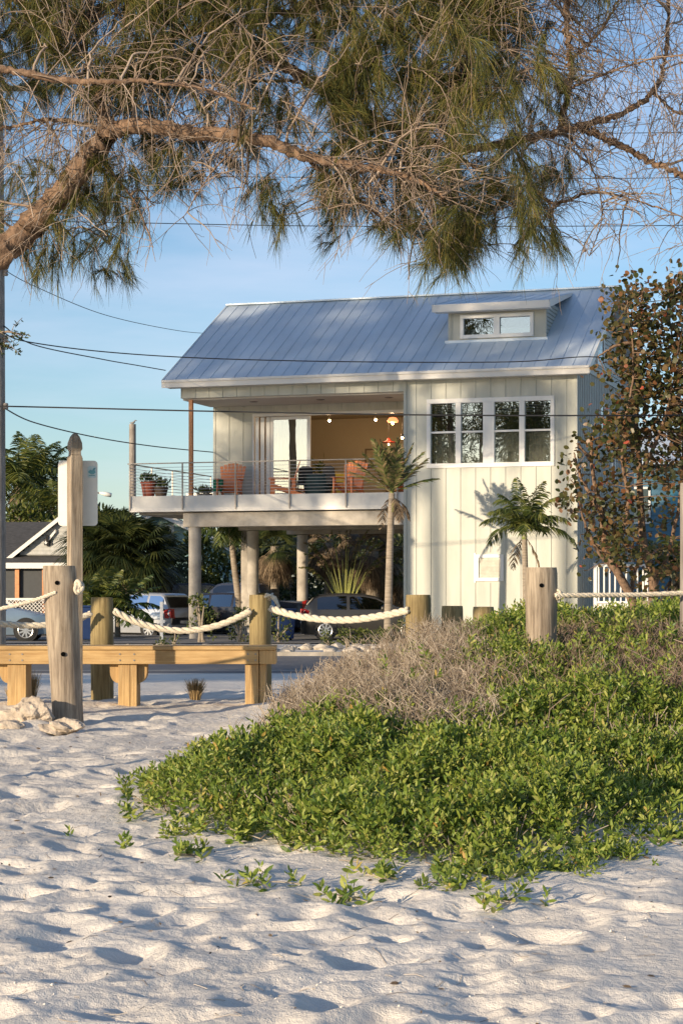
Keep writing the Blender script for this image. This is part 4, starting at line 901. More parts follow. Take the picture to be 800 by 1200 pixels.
mb = MB(); mb.box((-9.2,-1.42,1.18),(.8,-1.36,1.27)); mb.box((-9.2,-1.42,.5),(.8,-1.36,.58))
x_ = -9.2
while x_ < .2:
    mb.beam((x_,-1.385,.58),(x_+.6,-1.385,1.18),.02,.04,(0,1,0)); mb.beam((x_+.6,-1.40,.58),(x_,-1.40,1.18),.02,.04,(0,1,0)); x_ += .15
mb.build('lattice', 'white', bung)
mb = MB(); mb.box((-9.2,-1.4,0),(.9,.9,.5)); mb.build('porch_floor', 'white', bung)
for x_ in (-4.0,-2.6):
    mb = MB(); mb.box((x_-.5,.86,1.2),(x_+.5,.9,2.3)); f = mb.build('window', 'white', bung); mb = MB(); mb.box((x_-.4,.85,1.3),(x_+.4,.858,2.2)); mb.build('pane', 'carglass', f)
# teal house behind the palms
th_ = empty('teal_house', (P(196,0,98).x,98,0), R(0), 'teal sided house with white window behind the trees left of the front column', 'house')
mb = MB(); mb.prism([(-5,0,0),(4,0,0),(4,0,3.2),(-.5,0,5.45),(-5,0,3.2)], (0,9,0)); lap(mb, 0,0,0,5.3,0,.2, lambda z: (-5+max(0,(z-3.05)*2.0), 4-max(0,(z-3.05)*2.0))); mb.build('wall', 'teal', th_)
mb = MB()
for s_ in (-1,1): mb.prism([(-.5,-.5,5.55),(-.5+s_*5.0,-.5,3.05),(-.5+s_*5.0,-.5,3.2),(-.5,-.5,5.7)], (0,10,0))
mb.build('roof', 'shingle', th_)
mb = MB()
for s_ in (-1,1): mb.prism([(-.5,-.56,5.4),(-.5+s_*5.0,-.56,2.9),(-.5+s_*5.0,-.56,3.2),(-.5,-.56,5.7)], (0,.05,0))
mb.build('trim_board', 'trim', th_)
for x_ in (-.1,-2.9):
    mb = MB(); mb.box((x_-.45,-.06,3.7),(x_+.45,-.03,4.9)); f = mb.build('window', 'white', th_); mb = MB(); mb.box((x_-.33,-.07,3.82),(x_+.33,-.062,4.3)); mb.box((x_-.33,-.07,4.36),(x_+.33,-.062,4.78)); mb.build('pane', 'carglass', f)
# blue house (right)
bh = empty('blue_house', (P(742,0,88).x,88,0), R(-6), 'blue lap sided house seen behind the reddish leaved tree', 'house')
mb = MB(); mb.box((-1,0,0),(12,8,7.4)); lap(mb, -1, 12, .2, 7.3, 0, .24); mb.build('wall', 'blue', bh)
mb = MB(); mb.prism([(-1.5,-.6,7.3),(12.5,-.6,7.3),(12.5,4,9.2),(-1.5,4,9.2)], (0,0,.15)); mb.prism([(-1.5,4,9.2),(12.5,4,9.2),(12.5,8.6,7.3),(-1.5,8.6,7.3)], (0,0,.15)); mb.build('roof', 'roof', bh)
mb = MB(); mb.box((1.6,-.10,4.9),(2.9,-.04,6.45)); 
mb.build('shutter', 'cyan', bh)
for x_ in (.2,4.6):
    mb = MB(); mb.box((x_-.55,-.08,4.6),(x_+.55,-.035,6.3)); f = mb.build('window', 'white', bh); mb = MB(); mb.box((x_-.45,-.09,4.7),(x_+.45,-.082,6.2)); mb.build('pane', 'carglass', f)
# white picket railing on its landing beside the house
pr_ = empty('picket_railing', H(.35,.6), -TH, 'white picket railing on a low white landing beside the right corner of the house', 'railing')
def rx(px, y): return hx(px, y)
xa = .12; xb = hx(757, .6)-.35
mb = MB(); mb.box((xa,-.04,2.30),(xb,.04,2.38)); mb.build('top_rail', 'white', pr_); mb = MB(); mb.box((xa,-.03,1.18),(xb,.03,1.25)); mb.build('bottom_rail', 'white', pr_)
mb = MB(); x_ = xa+.1
while x_ < xb: mb.box((x_-.022,-.02,1.25),(x_+.022,.02,2.30)); x_ += .17
mb.build('pickets', 'white', pr_)
for x_ in (xa, xb):
    mb = MB(); mb.box((x_-.05,-.05,0),(x_+.05,.05,2.42)); mb.build('newel_post', 'white', pr_)
mb = MB(); mb.box((xa+.06,-.02,.0),(xb-.06,.9,1.16)); mb.build('landing', 'white', pr_)

# ---------------------------------------------------------------- rocks of the verge
gr = np.random.default_rng(3)
def rockmesh(r, seed, n=2, sq=(1,1,.6), rough=.35):
    import bmesh
    bm = bmesh.new(); bmesh.ops.create_icosphere(bm, subdivisions=n, radius=1)
    v = np.array([x.co[:] for x in bm.verts]); f = [[x.index for x in q.verts] for q in bm.faces]; bm.free()
    d = 1+rough*(fbm(v[:,0]*1.7+v[:,2]*1.3+seed*3.1, v[:,1]*1.7-v[:,2]*.9, 3, seed)-.45)*2
    v = v*d[:,None]*np.array(sq)*r; mb = MB(); mb.add(v, f); return mb
protos = []
for k in range(5):
    protos.append(rockmesh(.16, k, 2).build('verge_rock', mat('verge_stone', (.50,.44,.36), .9, var=.25, scale=7) if k == 0 else protos[0].data.materials[0]))
first = [True]*5
for k in range(130):
    px = gr.uniform(128, 480); Y = 51.5+gr.uniform(-1.2,3.2)+(px>320)*-.8
    if gr.random() < .25: px = gr.uniform(20,130)
    i = k % 5
    o = protos[i] if first[i] else protos[i].copy()
    if not first[i]: C.objects.link(o)
    first[i] = False; s_ = gr.uniform(.4,1.35)*(1.25 if px > 300 else .8); o.scale = (s_,s_,s_*gr.uniform(.7,1.1)); o.rotation_euler = (gr.uniform(-.3,.3),gr.uniform(-.3,.3),gr.uniform(0,6)); o.location = (P(px,0,Y).x, Y, gz(P(px,0,Y).x,Y)+.03)
    tag(o, ('pale stone of the verge at the left, before the bungalow and its blue car' if px < 128 else 'pale stone of the verge row between the sign post and the front round column' if px < 222 else 'pale stone of the verge between the round column and the bench end post' if px < 305 else 'pale stone of the verge in front of the grey hatchback'), 'rock', 'pale stones along the verge')
o = rockmesh(.20, 21, 4, (1.0,.75,.80), .95).build('coral_rock', 'rock'); o.location = (P(34,0,16.7).x,16.7,g(-2.7,16.7)+.10); tag(o, 'jagged pale rock on the sand heap left of the leaning pile', 'rock')
o = rockmesh(.12, 33, 4, (1.3,.8,.55), .9).build('coral_rock', 'rock'); o.location = (P(72,0,16.3).x,16.3,g(-2.4,16.3)+.05); tag(o, 'low pale rock at the foot of the leaning pile', 'rock')
o = rockmesh(.12, 35, 3, (1.2,.8,.6), .6).build('coral_rock', 'rock'); o.location = (P(12,0,16.4).x,16.4,g(-2.8,16.4)+.04); tag(o, 'small pale rock at the left edge beside the jagged rock', 'rock')

# ---------------------------------------------------------------- generic plants
def foliage_mb(centers, radii, dens, ls, lw, squash=.8, up=.3, roundish=False, rgen=rng):
    mb = MB()
    for c, r in zip(centers, radii):
        n = int(dens*r*r)
        d = rdir(n); rad = r*rgen.random(n)**.45
        B = np.array(c)+d*rad[:,None]*np.array([1,1,squash]); D_2 = d+rdir(n)*.8; D_2[:,2] += up
        leaves(mb, B, D_2, rgen.uniform(.6,1.3,n)*ls, rgen.uniform(.7,1.2,n)*lw, roundish)
    return mb
def bushtree(name, label, cat, px, Y, pyt, wpx, m, dens=260, ls=.28, lw=.06, trunk=True, group=None, z0=0.0, squash=.85, low=.15, nclump=26, seed=0, tm='trunkp'):
    """a broad tree or tall shrub: crown of many clumps on stems; top at pixel row pyt, width wpx pixels"""
    r_ = np.random.default_rng(seed*7+1); x = P(px,0,Y).x; h = CH-(pyt-690)/F*Y; wd = wpx/F*Y/2
    t_ = empty(name, (x,Y,z0), 0, label, cat, group)
    cs = []; rs = []
    for k in range(nclump):
        u = r_.random(); z = h*(low+(1-low)*u); wz = wd*math.sqrt(max(.12, 1-(max(0,(u-.35)/.65))**2)); a = r_.uniform(0,2*math.pi); q = wz*math.sqrt(r_.random())
        cr = wd*r_.uniform(.22,.42); cs.append((q*math.cos(a), q*math.sin(a)*.7, min(z, h-cr*.7))); rs.append(cr)
    foliage_mb(cs, rs, dens, ls, lw, squash, rgen=r_).build('crown', m, t_)
    mb = MB()
    for k in range(5):
        c = cs[k*3 % len(cs)]; mb.tube(interp_path([(r_.uniform(-.15,.15),0,-.2),(c[0]*.3,c[1]*.3,c[2]*.45),c],8), np.linspace(.12,.03,8)*min(1.4,h/4+.2), 6)
    mb.build('trunk', tm, t_, smooth=True)
    return t_
def frond(mb, base, a, el0, Ln, droop, lf, lw, n=26, wind=(0,0,0), rgen=rng, hang=.5, mbr=None, fwd=.65):
    """pinnate frond: midrib curve + leaflets"""
    K = 9; p = np.array(base, float); d = np.array([math.cos(a)*math.cos(el0), math.sin(a)*math.cos(el0), math.sin(el0)]); pts = [p.copy()]
    for i in range(K-1):
        d = nrm(d+np.array([0,0,-droop*(.35+i*.13)])+np.array(wind)*(i*.06)); p = p+d*Ln/(K-1); pts.append(p.copy())
    pts = np.array(pts); rad = np.linspace(.018,.004,K)*max(.6,Ln/2)
    (mbr or mb).tube(pts, rad, 4)
    u = np.linspace(.14,.99,n); i = np.clip((u*(K-1)).astype(int),0,K-2); f = (u*(K-1)-i)[:,None]; c = pts[i]*(1-f)+pts[i+1]*f; T = nrm(pts[i+1]-pts[i])
    S = nrm(np.cross(T, np.array([0,0,1.])))
    for s_ in (-1,1):
        L_ = lf*(np.sin(u*math.pi*.86+.30)*.9+.1)*rgen.uniform(.8,1.15,n); D_2 = nrm(S*s_+T*fwd+rgen.normal(size=(n,3))*.12+np.array(wind)*.3)
        k4 = np.linspace(0,1,4); Pp = c[:,None,:]+D_2[:,None,:]*(L_[:,None]*k4[None,:])[:,:,None]; Pp[:,:,2] -= hang*L_[:,None]*(k4**2)[None,:]
        W = lw*np.array([.5,1,.8,.1])[None,:]*np.ones((n,1)); v, q = ribbons(Pp, W, nrm(T+rgen.normal(size=(n,3))*.5)); mb.addq(v, q)
def palm(label, px, Y, py_crown, Ln, nfr, lf=.55, lw=.022, trunk_r=.1, z0=0, m='palm_leaf', lean=0, seed=0, wind=(0,0,0), elr=(-.3,1.3), droop=.16, dead=0, name='palm_tree', group=None, fwd=.65, hang=.5, shaft=0):
    r_ = np.random.default_rng(seed); x = P(px,0,Y).x; h = CH-(py_crown-690)/F*Y-z0
    t_ = empty(name, (x,Y,z0), 0, label, 'palm', group)
    mb = MB(); K = 14; u = np.linspace(0,1,K); tp = np.stack([lean*(u**1.6-1)*1.0, u*0, -.3+u*(h+.3)], 1)
    rr = trunk_r*(1.25-.35*u+.25*np.exp(-u*9)); mb.tube(tp, rr, 12); mb.build('trunk', 'trunkp', t_, smooth=True)
    if shaft:
        mb = MB(); mb.tube([(0,0,h-shaft),(0,0,h-shaft*.5),(0,0,h+.05)], [trunk_r*.95,trunk_r*.9,trunk_r*.5], 12); mb.build('crownshaft', 'shaft', t_, smooth=True)
    mb = MB()
    for k in range(nfr):
        el = elr[0]+(elr[1]-elr[0])*((k+.5)/nfr)**.8; frond(mb, (0,0,h), k*2.4+r_.uniform(-.3,.3), el, Ln*r_.uniform(.8,1.1), droop*r_.uniform(.8,1.3), lf, lw, wind=wind, rgen=r_, n=int(24+Ln*6), fwd=fwd, hang=hang)
    mb.build('crown', m, t_)
    if dead:
        mb = MB()
        for k in range(dead): frond(mb, (0,0,h-.1), k*2.4+r_.uniform(-.5,.5), -.7+r_.uniform(-.4,.4), Ln*r_.uniform(.4,.8), .3, lf*.6, lw, wind=wind, rgen=r_, n=20)
        mb.build('dead_fronds', 'palm_dry', t_)
    return t_
def fanpalm(label, px, Y, py_crown, nf, fr, m='palm_leaf', skirt=0, seed=0, z0=0, tr=.17, name='fan_palm', group=None, blades=34):
    r_ = np.random.default_rng(seed); x = P(px,0,Y).x; h = CH-(py_crown-690)/F*Y-z0
    t_ = empty(name, (x,Y,z0), 0, label, 'palm', group)
    mb = MB(); mb.tube([(0,0,-.3),(0,0,h*.5),(0,0,h)], [tr*1.2,tr,tr*.95], 12); mb.build('trunk', 'trunkp', t_, smooth=True)
    def fans(n, e0, e1, petl, radius):
        mb = MB()
        for k in range(n):
            a = k*2.4+r_.uniform(-.3,.3); el = e0+(e1-e0)*(k+.5)/n; d = np.array([math.cos(a)*math.cos(el), math.sin(a)*math.cos(el), math.sin(el)])
            c = np.array([0,0,h])+d*petl*r_.uniform(.8,1.2); c[2] -= .12*petl; mb.tube([(0,0,h),tuple(c)], [.02,.012], 4)
            S = nrm(np.cross(d, [0,0,1.])); U = np.cross(S, d); q = np.linspace(-1.9,1.9,blades)
            D_2 = np.cos(q)[:,None]*d+np.sin(q)[:,None]*(S*.95+U*.15*r_.normal()); D_2 = nrm(D_2); k4 = np.linspace(0,1,5)
            L_ = radius*(1-.18*np.abs(q)/1.9)*r_.uniform(.85,1.1,blades); Pp = c+D_2[:,None,:]*(L_[:,None]*k4)[:,:,None]; Pp[:,:,2] -= (L_[:,None]*k4**2.2)*.45
            v, qd = ribbons(Pp, radius*.026*np.array([.7,1,1,.6,.08])[None,:]*np.ones((blades,1)), nrm(np.cross(D_2, U)+.1*r_.normal(size=(blades,3)))); mb.addq(v, qd)
        return mb
    fans(nf, -.45, 1.35, fr*.9, fr).build('crown', m, t_)
    if skirt: fans(skirt, -1.4, -.6, fr*.7, fr*.8).build('dead_fronds', 'palm_dry', t_)
    return t_

# far green belt: one wood that reads as a mass
mb = MB(); r_ = np.random.default_rng(2); cs = []; rs = []
for k in range(300):
    px = r_.uniform(-60, 860); Y = r_.uniform(112,128); top = np.interp(px, [-60,60,120,200,300,480,700,860],[600,595,600,612,600,600,560,540])
    x = P(px,0,Y).x; z = r_.uniform(.2,1)*(CH-(top-690)/F*Y)-1; cs.append((x,Y,max(.6,z))); rs.append(r_.uniform(1.0,1.9))
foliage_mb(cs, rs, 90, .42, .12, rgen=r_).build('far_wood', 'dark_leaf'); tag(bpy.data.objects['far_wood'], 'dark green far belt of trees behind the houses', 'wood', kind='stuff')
# palms on the left behind the bungalow
GRP = 'palms behind the bungalow'
palm('tall feathery palm at the far left beside the utility pole, its fronds sunlit', 22, 92, 566, 2.9, 26, .75, .035, .16, seed=1, m='mid_leaf', group=GRP, dead=4)
palm('feathery palm left of the sign with yellowish fronds hanging', 48, 95, 560, 2.8, 24, .75, .035, .16, seed=2, m='mid_leaf', group=GRP, dead=3)
palm('small feathery palm just behind the bungalow roof', 62, 90, 596, 2.0, 20, .6, .03, .14, seed=3, m='mid_leaf', group=GRP)
bushtree('leafy_tree', 'yellow green leafy tree behind the bungalow ridge', 'tree', 30, 88, 592, 75, 'mid_leaf', 300, .3, .07, seed=4, low=.3)
bushtree('leafy_tree', 'low yellow green tree touching the lower edge of the sign', 'tree', 78, 87, 604, 50, 'mid_leaf', 300, .3, .07, seed=5, low=.3)
fanpalm('large dark cabbage palm right of the sign with a hanging brown skirt', 148, 72.5, 652, 50, 1.35, 'dark_leaf', 44, seed=6, tr=.25)
fanpalm('dark cabbage palm close behind the sign post', 122, 73, 640, 40, 1.15, 'dark_leaf', 26, seed=7, tr=.22)
fanpalm('dark cabbage palm near the teal house', 176, 78, 648, 30, 1.1, 'dark_leaf', 26, seed=8, tr=.22)
palm('young green palm behind the leaning pile and the blue bin', 116, 64, 712, 1.5, 20, .42, .03, .09, seed=9, m='mid_leaf', elr=(.1,1.35))
palm('young arching palm hanging over the silver car', 138, 64.5, 716, 1.7, 20, .42, .03, .09, seed=19, m='palm_leaf', elr=(-.1,1.2))
bushtree('shrub', 'dark shrub between the young palms and the bungalow', 'shrub', 96, 72, 655, 50, 'dark_leaf', 420, .22, .05, seed=10, low=.05)
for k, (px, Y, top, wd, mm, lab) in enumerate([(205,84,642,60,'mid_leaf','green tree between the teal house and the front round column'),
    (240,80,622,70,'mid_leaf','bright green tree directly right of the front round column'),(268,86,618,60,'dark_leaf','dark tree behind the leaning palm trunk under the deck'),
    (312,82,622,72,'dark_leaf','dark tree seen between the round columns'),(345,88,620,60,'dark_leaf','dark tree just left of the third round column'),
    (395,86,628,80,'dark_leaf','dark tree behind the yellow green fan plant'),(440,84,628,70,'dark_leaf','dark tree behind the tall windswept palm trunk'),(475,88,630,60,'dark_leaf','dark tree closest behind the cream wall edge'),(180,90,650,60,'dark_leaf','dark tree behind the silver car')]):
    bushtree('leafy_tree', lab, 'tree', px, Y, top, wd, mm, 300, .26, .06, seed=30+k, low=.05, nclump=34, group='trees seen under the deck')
bushtree('shrub', 'sunlit green shrub between the front round column and the black car', 'shrub', 236, 58.5, 692, 34, 'mid_leaf', 900, .12, .03, seed=50, low=.1)
bushtree('shrub', 'small green shrub left of the bench end post', 'shrub', 282, 58.5, 714, 26, 'mid_leaf', 900, .11, .028, seed=51, low=.1)
bushtree('shrub', 'small green shrub right of the bench end post before the hatchback tail', 'shrub', 326, 58.5, 712, 26, 'mid_leaf', 900, .11, .028, seed=52, low=.1)
for k, (px, top, wd, Y, lab) in enumerate([(386,738,20,54,'low weedy shrub in the stones right of the hatchback rear wheel'),(408,737,26,53.5,'low weedy shrub in the stones under the hatchback doors'),(425,738,30,53.5,'low weedy shrub in the stones left of the tall palm trunk'),(448,736,26,54.5,'low weedy shrub at the foot of the tall palm'),(473,726,26,55,'low weedy shrub between the tall palm and the corner post'),(190,748,14,54,'tiny weed left of the round column base'),(205,740,12,56,'tiny weed at the base of the round column')]):
    bushtree('low_shrub', lab, 'shrub', px, Y, top, wd, 'mid_leaf', 1500, .10, .022, seed=60+k, low=.05, nclump=14, z0=0, group='low shrubs in the stone verge')
# leaning palm trunk under the deck, dry fan palms, traveller's fan
t_ = empty('leaning_palm', (P(283,0,68).x,68,0), 0, 'leaning bare palm trunk between the columns under the deck', 'palm')
mb = MB(); mb.tube(interp_path([(0,0,-.2),(-.12,0,1.3),(-.28,0,2.6),(-.42,0,4.2)],12), np.linspace(.13,.09,12), 10); mb.build('trunk', 'trunkp', t_, smooth=True)
mb = MB()
for k in range(14): frond(mb, (-.42,0,4.2), k*2.4, rng.uniform(-.9,.6), 1.3, .25, .4, .025, rgen=rng, n=22)
mb.build('crown', 'palm_leaf', t_)
DG = 'palms with brown skirts under the house'
fanpalm('palm with brown hanging fronds left of the third round column', 322, 74, 640, 16, .9, 'dark_leaf', 26, seed=71, group=DG)
fanpalm('palm with brown skirt directly right of the third round column', 385, 76, 636, 14, .9, 'palm_dry', 26, seed=72, group=DG)
fanpalm('palm with brown skirt behind the tall windswept palm', 436, 74, 646, 14, .95, 'palm_dry', 26, seed=73, group=DG, tr=.25)
fanpalm('low orange brown fan palm beside the cream wall under the house', 462, 75, 668, 14, .9, 'mixfrond', 14, seed=74, group=DG)
t_ = empty('fan_plant', (P(404,0,67).x,67,0), 0, 'upright plant with long yellow green stems fanned out behind the hatchback', 'plant')
mb = MB(); mb2 = MB()
for k in range(15):
    u = (k-7+rng.uniform(-.4,.4))/7; a = u*.44; Ln = rng.uniform(1.9,2.9)-.5*abs(u); b0 = np.array([u*.14,rng.uniform(-.1,.1),.9]); d = np.array([math.sin(a),rng.uniform(-.05,.05),math.cos(a)]); d2 = np.array([math.sin(a*1.25),0,math.cos(a*1.25)])
    mb.tube([b0, b0+d*Ln*.5, b0+d*Ln*.5+d2*Ln*.33], [.04,.028,.016], 5)
    frond(mb2, b0+d*Ln*.5+d2*Ln*.3, 0 if u > 0 else math.pi, math.pi/2-abs(a)*1.3, 1.1, .2, .30, .035, n=14, rgen=rng)
mb.tube([(0,0,-.1),(0,0,.95)], [.2,.17], 10)
mb.build('stems', mat('yellow_stem', (.33,.34,.10), .5, var=.15), t_); mb2.build('leaves', 'mixfrond', t_)

# ---------------------------------------------------------------- palms in front of the house
palm('tall slim windswept palm with ragged fronds standing before the porch', 459, 55.5, 578, 1.6, 20, .42, .024, .10, m='mixfrond', lean=.12, seed=81, fwd=1.5, hang=.25, elr=(.45,1.5), droop=.055, dead=4, shaft=.55)
palm('small palm with drooping fronds in front of the cream wall', 614, 54.8, 624, 1.62, 20, .44, .024, .085, m='mid_leaf', lean=-.05, seed=94, fwd=.9, hang=.6, elr=(.45,1.4), droop=.235, dead=2, shaft=.2)
palm('green palm in front of the blue house at the right edge', 790, 60, 668, 1.8, 20, .5, .03, .12, m='mid_leaf', seed=95, elr=(.0,1.3), droop=.2, dead=4)

# ---------------------------------------------------------------- reddish leaved tree on the right
SY = 53.0
sg = empty('sea_grape_tree', (P(744,0,SY).x,SY,0), 0, 'tree with round brown and reddish leaves against the right side of the house', 'tree')
def sgp(px, py, dy=0): p = P(px,py,SY+dy); return np.array([p.x-P(744,0,SY).x, dy, p.z])
limbs = [[(752,760,0),(738,700,0),(712,650,-.2),(704,600,-.2),(692,540,.1),(700,480,.3)], [(752,760,0),(765,690,.3),(752,630,.3),(748,560,.2),(745,480,0),(748,400,-.2),(752,345,0)], [(720,668,0),(700,645,-.4),(684,610,-.6),(672,560,-.8)],
    [(765,690,.3),(790,620,.5),(800,520,.6),(790,420,.5),(780,350,.4)], [(712,650,-.2),(735,600,-.6),(728,520,-.8),(742,440,-.6),(735,360,-.4)], [(704,600,-.2),(680,560,.3),(672,530,.4)], [(748,560,.2),(775,500,-.5),(790,440,-.6)], [(748,400,-.2),(722,405,-.4),(700,418,-.5)], [(692,540,.1),(676,520,0)], [(738,700,0),(748,660,.5),(780,640,.6)]]
mb = MB(); lp = []
for k, l in enumerate(limbs):
    p = interp_path([sgp(*q) for q in l], 24); r0 = .16 if k < 2 else .07; mb.tube(p+rng.normal(size=p.shape)*.012, np.linspace(r0,.018,24), 7); lp.append(p)
allp = np.concatenate(lp)
r_ = np.random.default_rng(8); leafc = []; tw = []; twr = []
dens_pts = []
while len(dens_pts) < 440:
    px = r_.uniform(650,850); py = r_.uniform(322,705)
    lim = np.interp(py, [320,345,380,430,470,500,520,560,600,640,680,705],[745,715,712,706,700,690,672,660,664,668,690,715])
    if px < lim: continue
    dn = np.interp(px-lim, [0,20,50],[.35,.8,1.0])*(1 if py < 520 else (.6 if px < 740 else .75))
    if py > 400 and py < 480 and px < 730: dn *= .45
    if py > 648 and px < 748: dn *= .18
    if py > 560 and px > 745: dn *= .35
    if r_.random() < dn: dens_pts.append(sgp(px, py, r_.normal()*.8))
for c in dens_pts:
    d = np.linalg.norm(allp-c, axis=1); a = allp[np.argmin(d)]
    mid = (a+c)/2+r_.normal(size=3)*.08+np.array([0,0,.06]); p = interp_path([a, mid, c], 7); tw.append(p); twr.append(np.linspace(.018,.006,7))
    n = r_.integers(10, 24); leafc.append(c+r_.normal(size=(n,3))*np.array([.22,.22,.20]))
v, q = tubes(np.array(tw), np.array(twr), 4); mb.addq(v, q); mb.build('trunk', 'bark', sg, smooth=True)
B = np.concatenate(leafc); D_2 = rdir(len(B)); D_2[:,2] += .15
mb = MB(); leaves(mb, B, D_2, r_.uniform(.10,.19,len(B)), r_.uniform(.05,.09,len(B)), True, .08); mb.build('crown', 'grape', sg)
print('part2', flush=True)
# ---------------------------------------------------------------- dune plants in the foreground
poly = np.array([(-1.40,12.2),(-1.24,13.0),(-.92,13.9),(-.50,15.0),(-.28,16.2),(-.12,17.5),(.1,18.6),(1.2,19.6),(4.9,20.0),(4.9,12.4),(2.4,11.9),(2.0,11.2),(1.62,10.35),(1.25,9.9),(.75,9.60),(.25,9.7),(-.15,10.0),(-.55,10.5),(-1.05,11.1),(-1.33,11.6)])
def inpoly(x, y):
    c = np.zeros(len(x), bool); n = len(poly); j = n-1
    for i in range(n):
        xi, yi = poly[i]; xj, yj = poly[j]
        k = ((yi > y) != (yj > y)) & (x < (xj-xi)*(y-yi)/(yj-yi+1e-12)+xi); c ^= k; j = i
    return c
def edged(x, y):
    d = np.full(len(x), 9.)
    for i in range(len(poly)):
        a = poly[i-1]; b_ = poly[i]; ab = b_-a; t_ = np.clip(((x-a[0])*ab[0]+(y-a[1])*ab[1])/(ab@ab),0,1); d = np.minimum(d, np.hypot(x-a[0]-ab[0]*t_, y-a[1]-ab[1]*t_))
    return d
r_ = np.random.default_rng(17)
def region(n):
    x = r_.uniform(-1.5,4.9,n*2); y = r_.uniform(9.6,20,n*2); k = inpoly(x+.10*(vnoise(x*5,y*5,3)-.5), y+.25*(vnoise(x*4+9,y*4,5)-.5)); return x[k][:n], y[k][:n]
def dryness(x, y):
    """1 where the dead brush stands"""
    st_ = 13.9-1.2*smst(-.5,.5,x); band = smst(0,.8,y-st_+.5*(fbm(x*1.3,y*1.3,2,5)-.5))*(1-smst(16.7,18.3,y-.3*x+.8*(fbm(x*1.7,y,2,8)-.5)))
    right = .9*smst(1.2,2.0,x)*smst(12.4,13.4,y)*smst(.37,.52,fbm(x*1.6+3,y*1.2,2,12))*(1-smst(16.5,18,y))
    cut = 1-smst(.9,1.4,x)
    mid = .95*smst(1.35,1.6,x)*(1-smst(2.8,3.4,x))*smst(13.4,14.2,y)*(1-smst(16.6,17.4,y))*smst(.30,.44,fbm(x*2,y*2,2,31))
    return np.clip(np.maximum(np.maximum(band*cut, right), mid), 0, 1)
def sprigs(mb, x, y, z, hgt, ll, lw, nl, lean=.35):
    """upright stems with pairs of leaves up each stem"""
    N = len(x); D_2 = np.stack([r_.normal(size=N)*lean-.05, r_.normal(size=N)*lean-.16, np.ones(N)], 1); D_2 = nrm(D_2)
    base = np.stack([x,y,z],1); k = np.arange(nl); u = (k+1)/nl
    Bp = base[:,None,:]+D_2[:,None,:]*(hgt[:,None]*u[None,:])[:,:,None]
    a = k*2.4+r_.uniform(0,6.28,N)[:,None]; S = nrm(np.cross(D_2, np.array([1.,.2,.1]))); T_ = np.cross(D_2, S)
    R_ = S[:,None,:]*np.cos(a)[:,:,None]+T_[:,None,:]*np.sin(a)[:,:,None]
    upf = (.35+1.1*u**2)[None,:,None]
    Dl = R_+D_2[:,None,:]*upf+r_.normal(size=R_.shape)*.15
    s_ = (1-.35*u[None,:]**2)*r_.uniform(.7,1.2,(N,nl))*(.72+.6*vnoise(x*3.1+5,y*3.1,88))[:,None]
    leaves(mb, Bp.reshape(-1,3), Dl.reshape(-1,3), (ll*s_).ravel(), (lw*s_).ravel(), fold=.25)
    return base, D_2, hgt
x, y = region(14500); dr = dryness(x,y); e = edged(x,y)
top = np.interp(y, [9.6,12,14,17,20],[.22,.30,.34,.36,.30])*(.40+.60*smst(0,.7,e))*(.10+1.55*fbm(x*2.2,y*1.8,3,7)+.45*fbm(x*7,y*7,1,71))
right = smst(1.2,2.4,x)*smst(12.5,14,y); top = top*(1+.35*right)+.12*smst(.8,1.2,x)*smst(13.5,15,y)*vnoise(x*3,y*2,66)
keep = (r_.random(len(x)) > dr*np.where(fbm(x*3,y*2.4,2,61) > .52,.55,.95)) & (r_.random(len(x)) > (1-smst(0,np.where((y < 12.3) & (x < 1.6),.75,.40),e+.02))*np.where(y < 12.3,.85,.5)) & ~((y > 17.2) & (x < .75+.25*(y-17)))
# sand shows through in hollows near the front edge
keep &= ~((fbm(x*2.1,y*1.3,2,44) > .60-.0*x) & (e < .9) & (y < 13))
x, y, top = x[keep], y[keep], top[keep]
zt = gzv(x, y)+top; hg = np.minimum(top, .16+.06*r_.random(len(x)))
mb = MB(); sprigs(mb, x, y, zt-hg+.05*(r_.random(len(x))**3), hg, .062, .0115, 14, .42)
xo = r_.uniform(-1.6,2.6,26000); yo = r_.uniform(9.0,12.6,26000); eo = edged(xo,yo); ko = ~inpoly(xo,yo) & (eo < .55) & (r_.random(26000) < .20*np.exp(-eo*5)*smst(.44,.60,fbm(xo*3.2,yo*2.2,2,55))*2.2); xo, yo = xo[ko], yo[ko]
sprigs(mb, xo, yo, gzv(xo,yo)-.01, r_.uniform(.04,.11,len(xo)), .055, .010, 10, .6)
# under layer so the mass is closed
k = r_.random(len(x)) < .55; sprigs(mb, x[k]+r_.normal(size=k.sum())*.03, y[k]+r_.normal(size=k.sum())*.03, zt[k]-np.minimum(top[k],.34), np.minimum(top[k],.22), .055, .010, 9, .6)
mb.build('dune_groundcover', 'sea_leaf'); tag(bpy.data.objects['dune_groundcover'], 'dense bright green succulent ground cover spreading over the sand dune', 'ground cover', kind='stuff')
# dead/brown stems under the cover
ms_ = MB(); n = 4200; xx, yy = region(n); ee = edged(xx,yy); hh = np.interp(yy,[9.6,14,20],[.16,.26,.4])*smst(0,.5,ee); K = 4
Pp = np.zeros((len(xx),K,3)); dx = r_.normal(size=(len(xx),2))*.10
for i in range(K): Pp[:,i,0] = xx+dx[:,0]*i/3; Pp[:,i,1] = yy+dx[:,1]*i/3; Pp[:,i,2] = gzv(xx,yy)+hh*i/3-.01
v, q = tubes(Pp, np.full((len(xx),K),.003), 3); ms_.addq(v,q)
ms_.build('groundcover_stems', 'dryt'); tag(bpy.data.objects['groundcover_stems'], 'brown stems under the green ground cover', 'stems', kind='stuff')
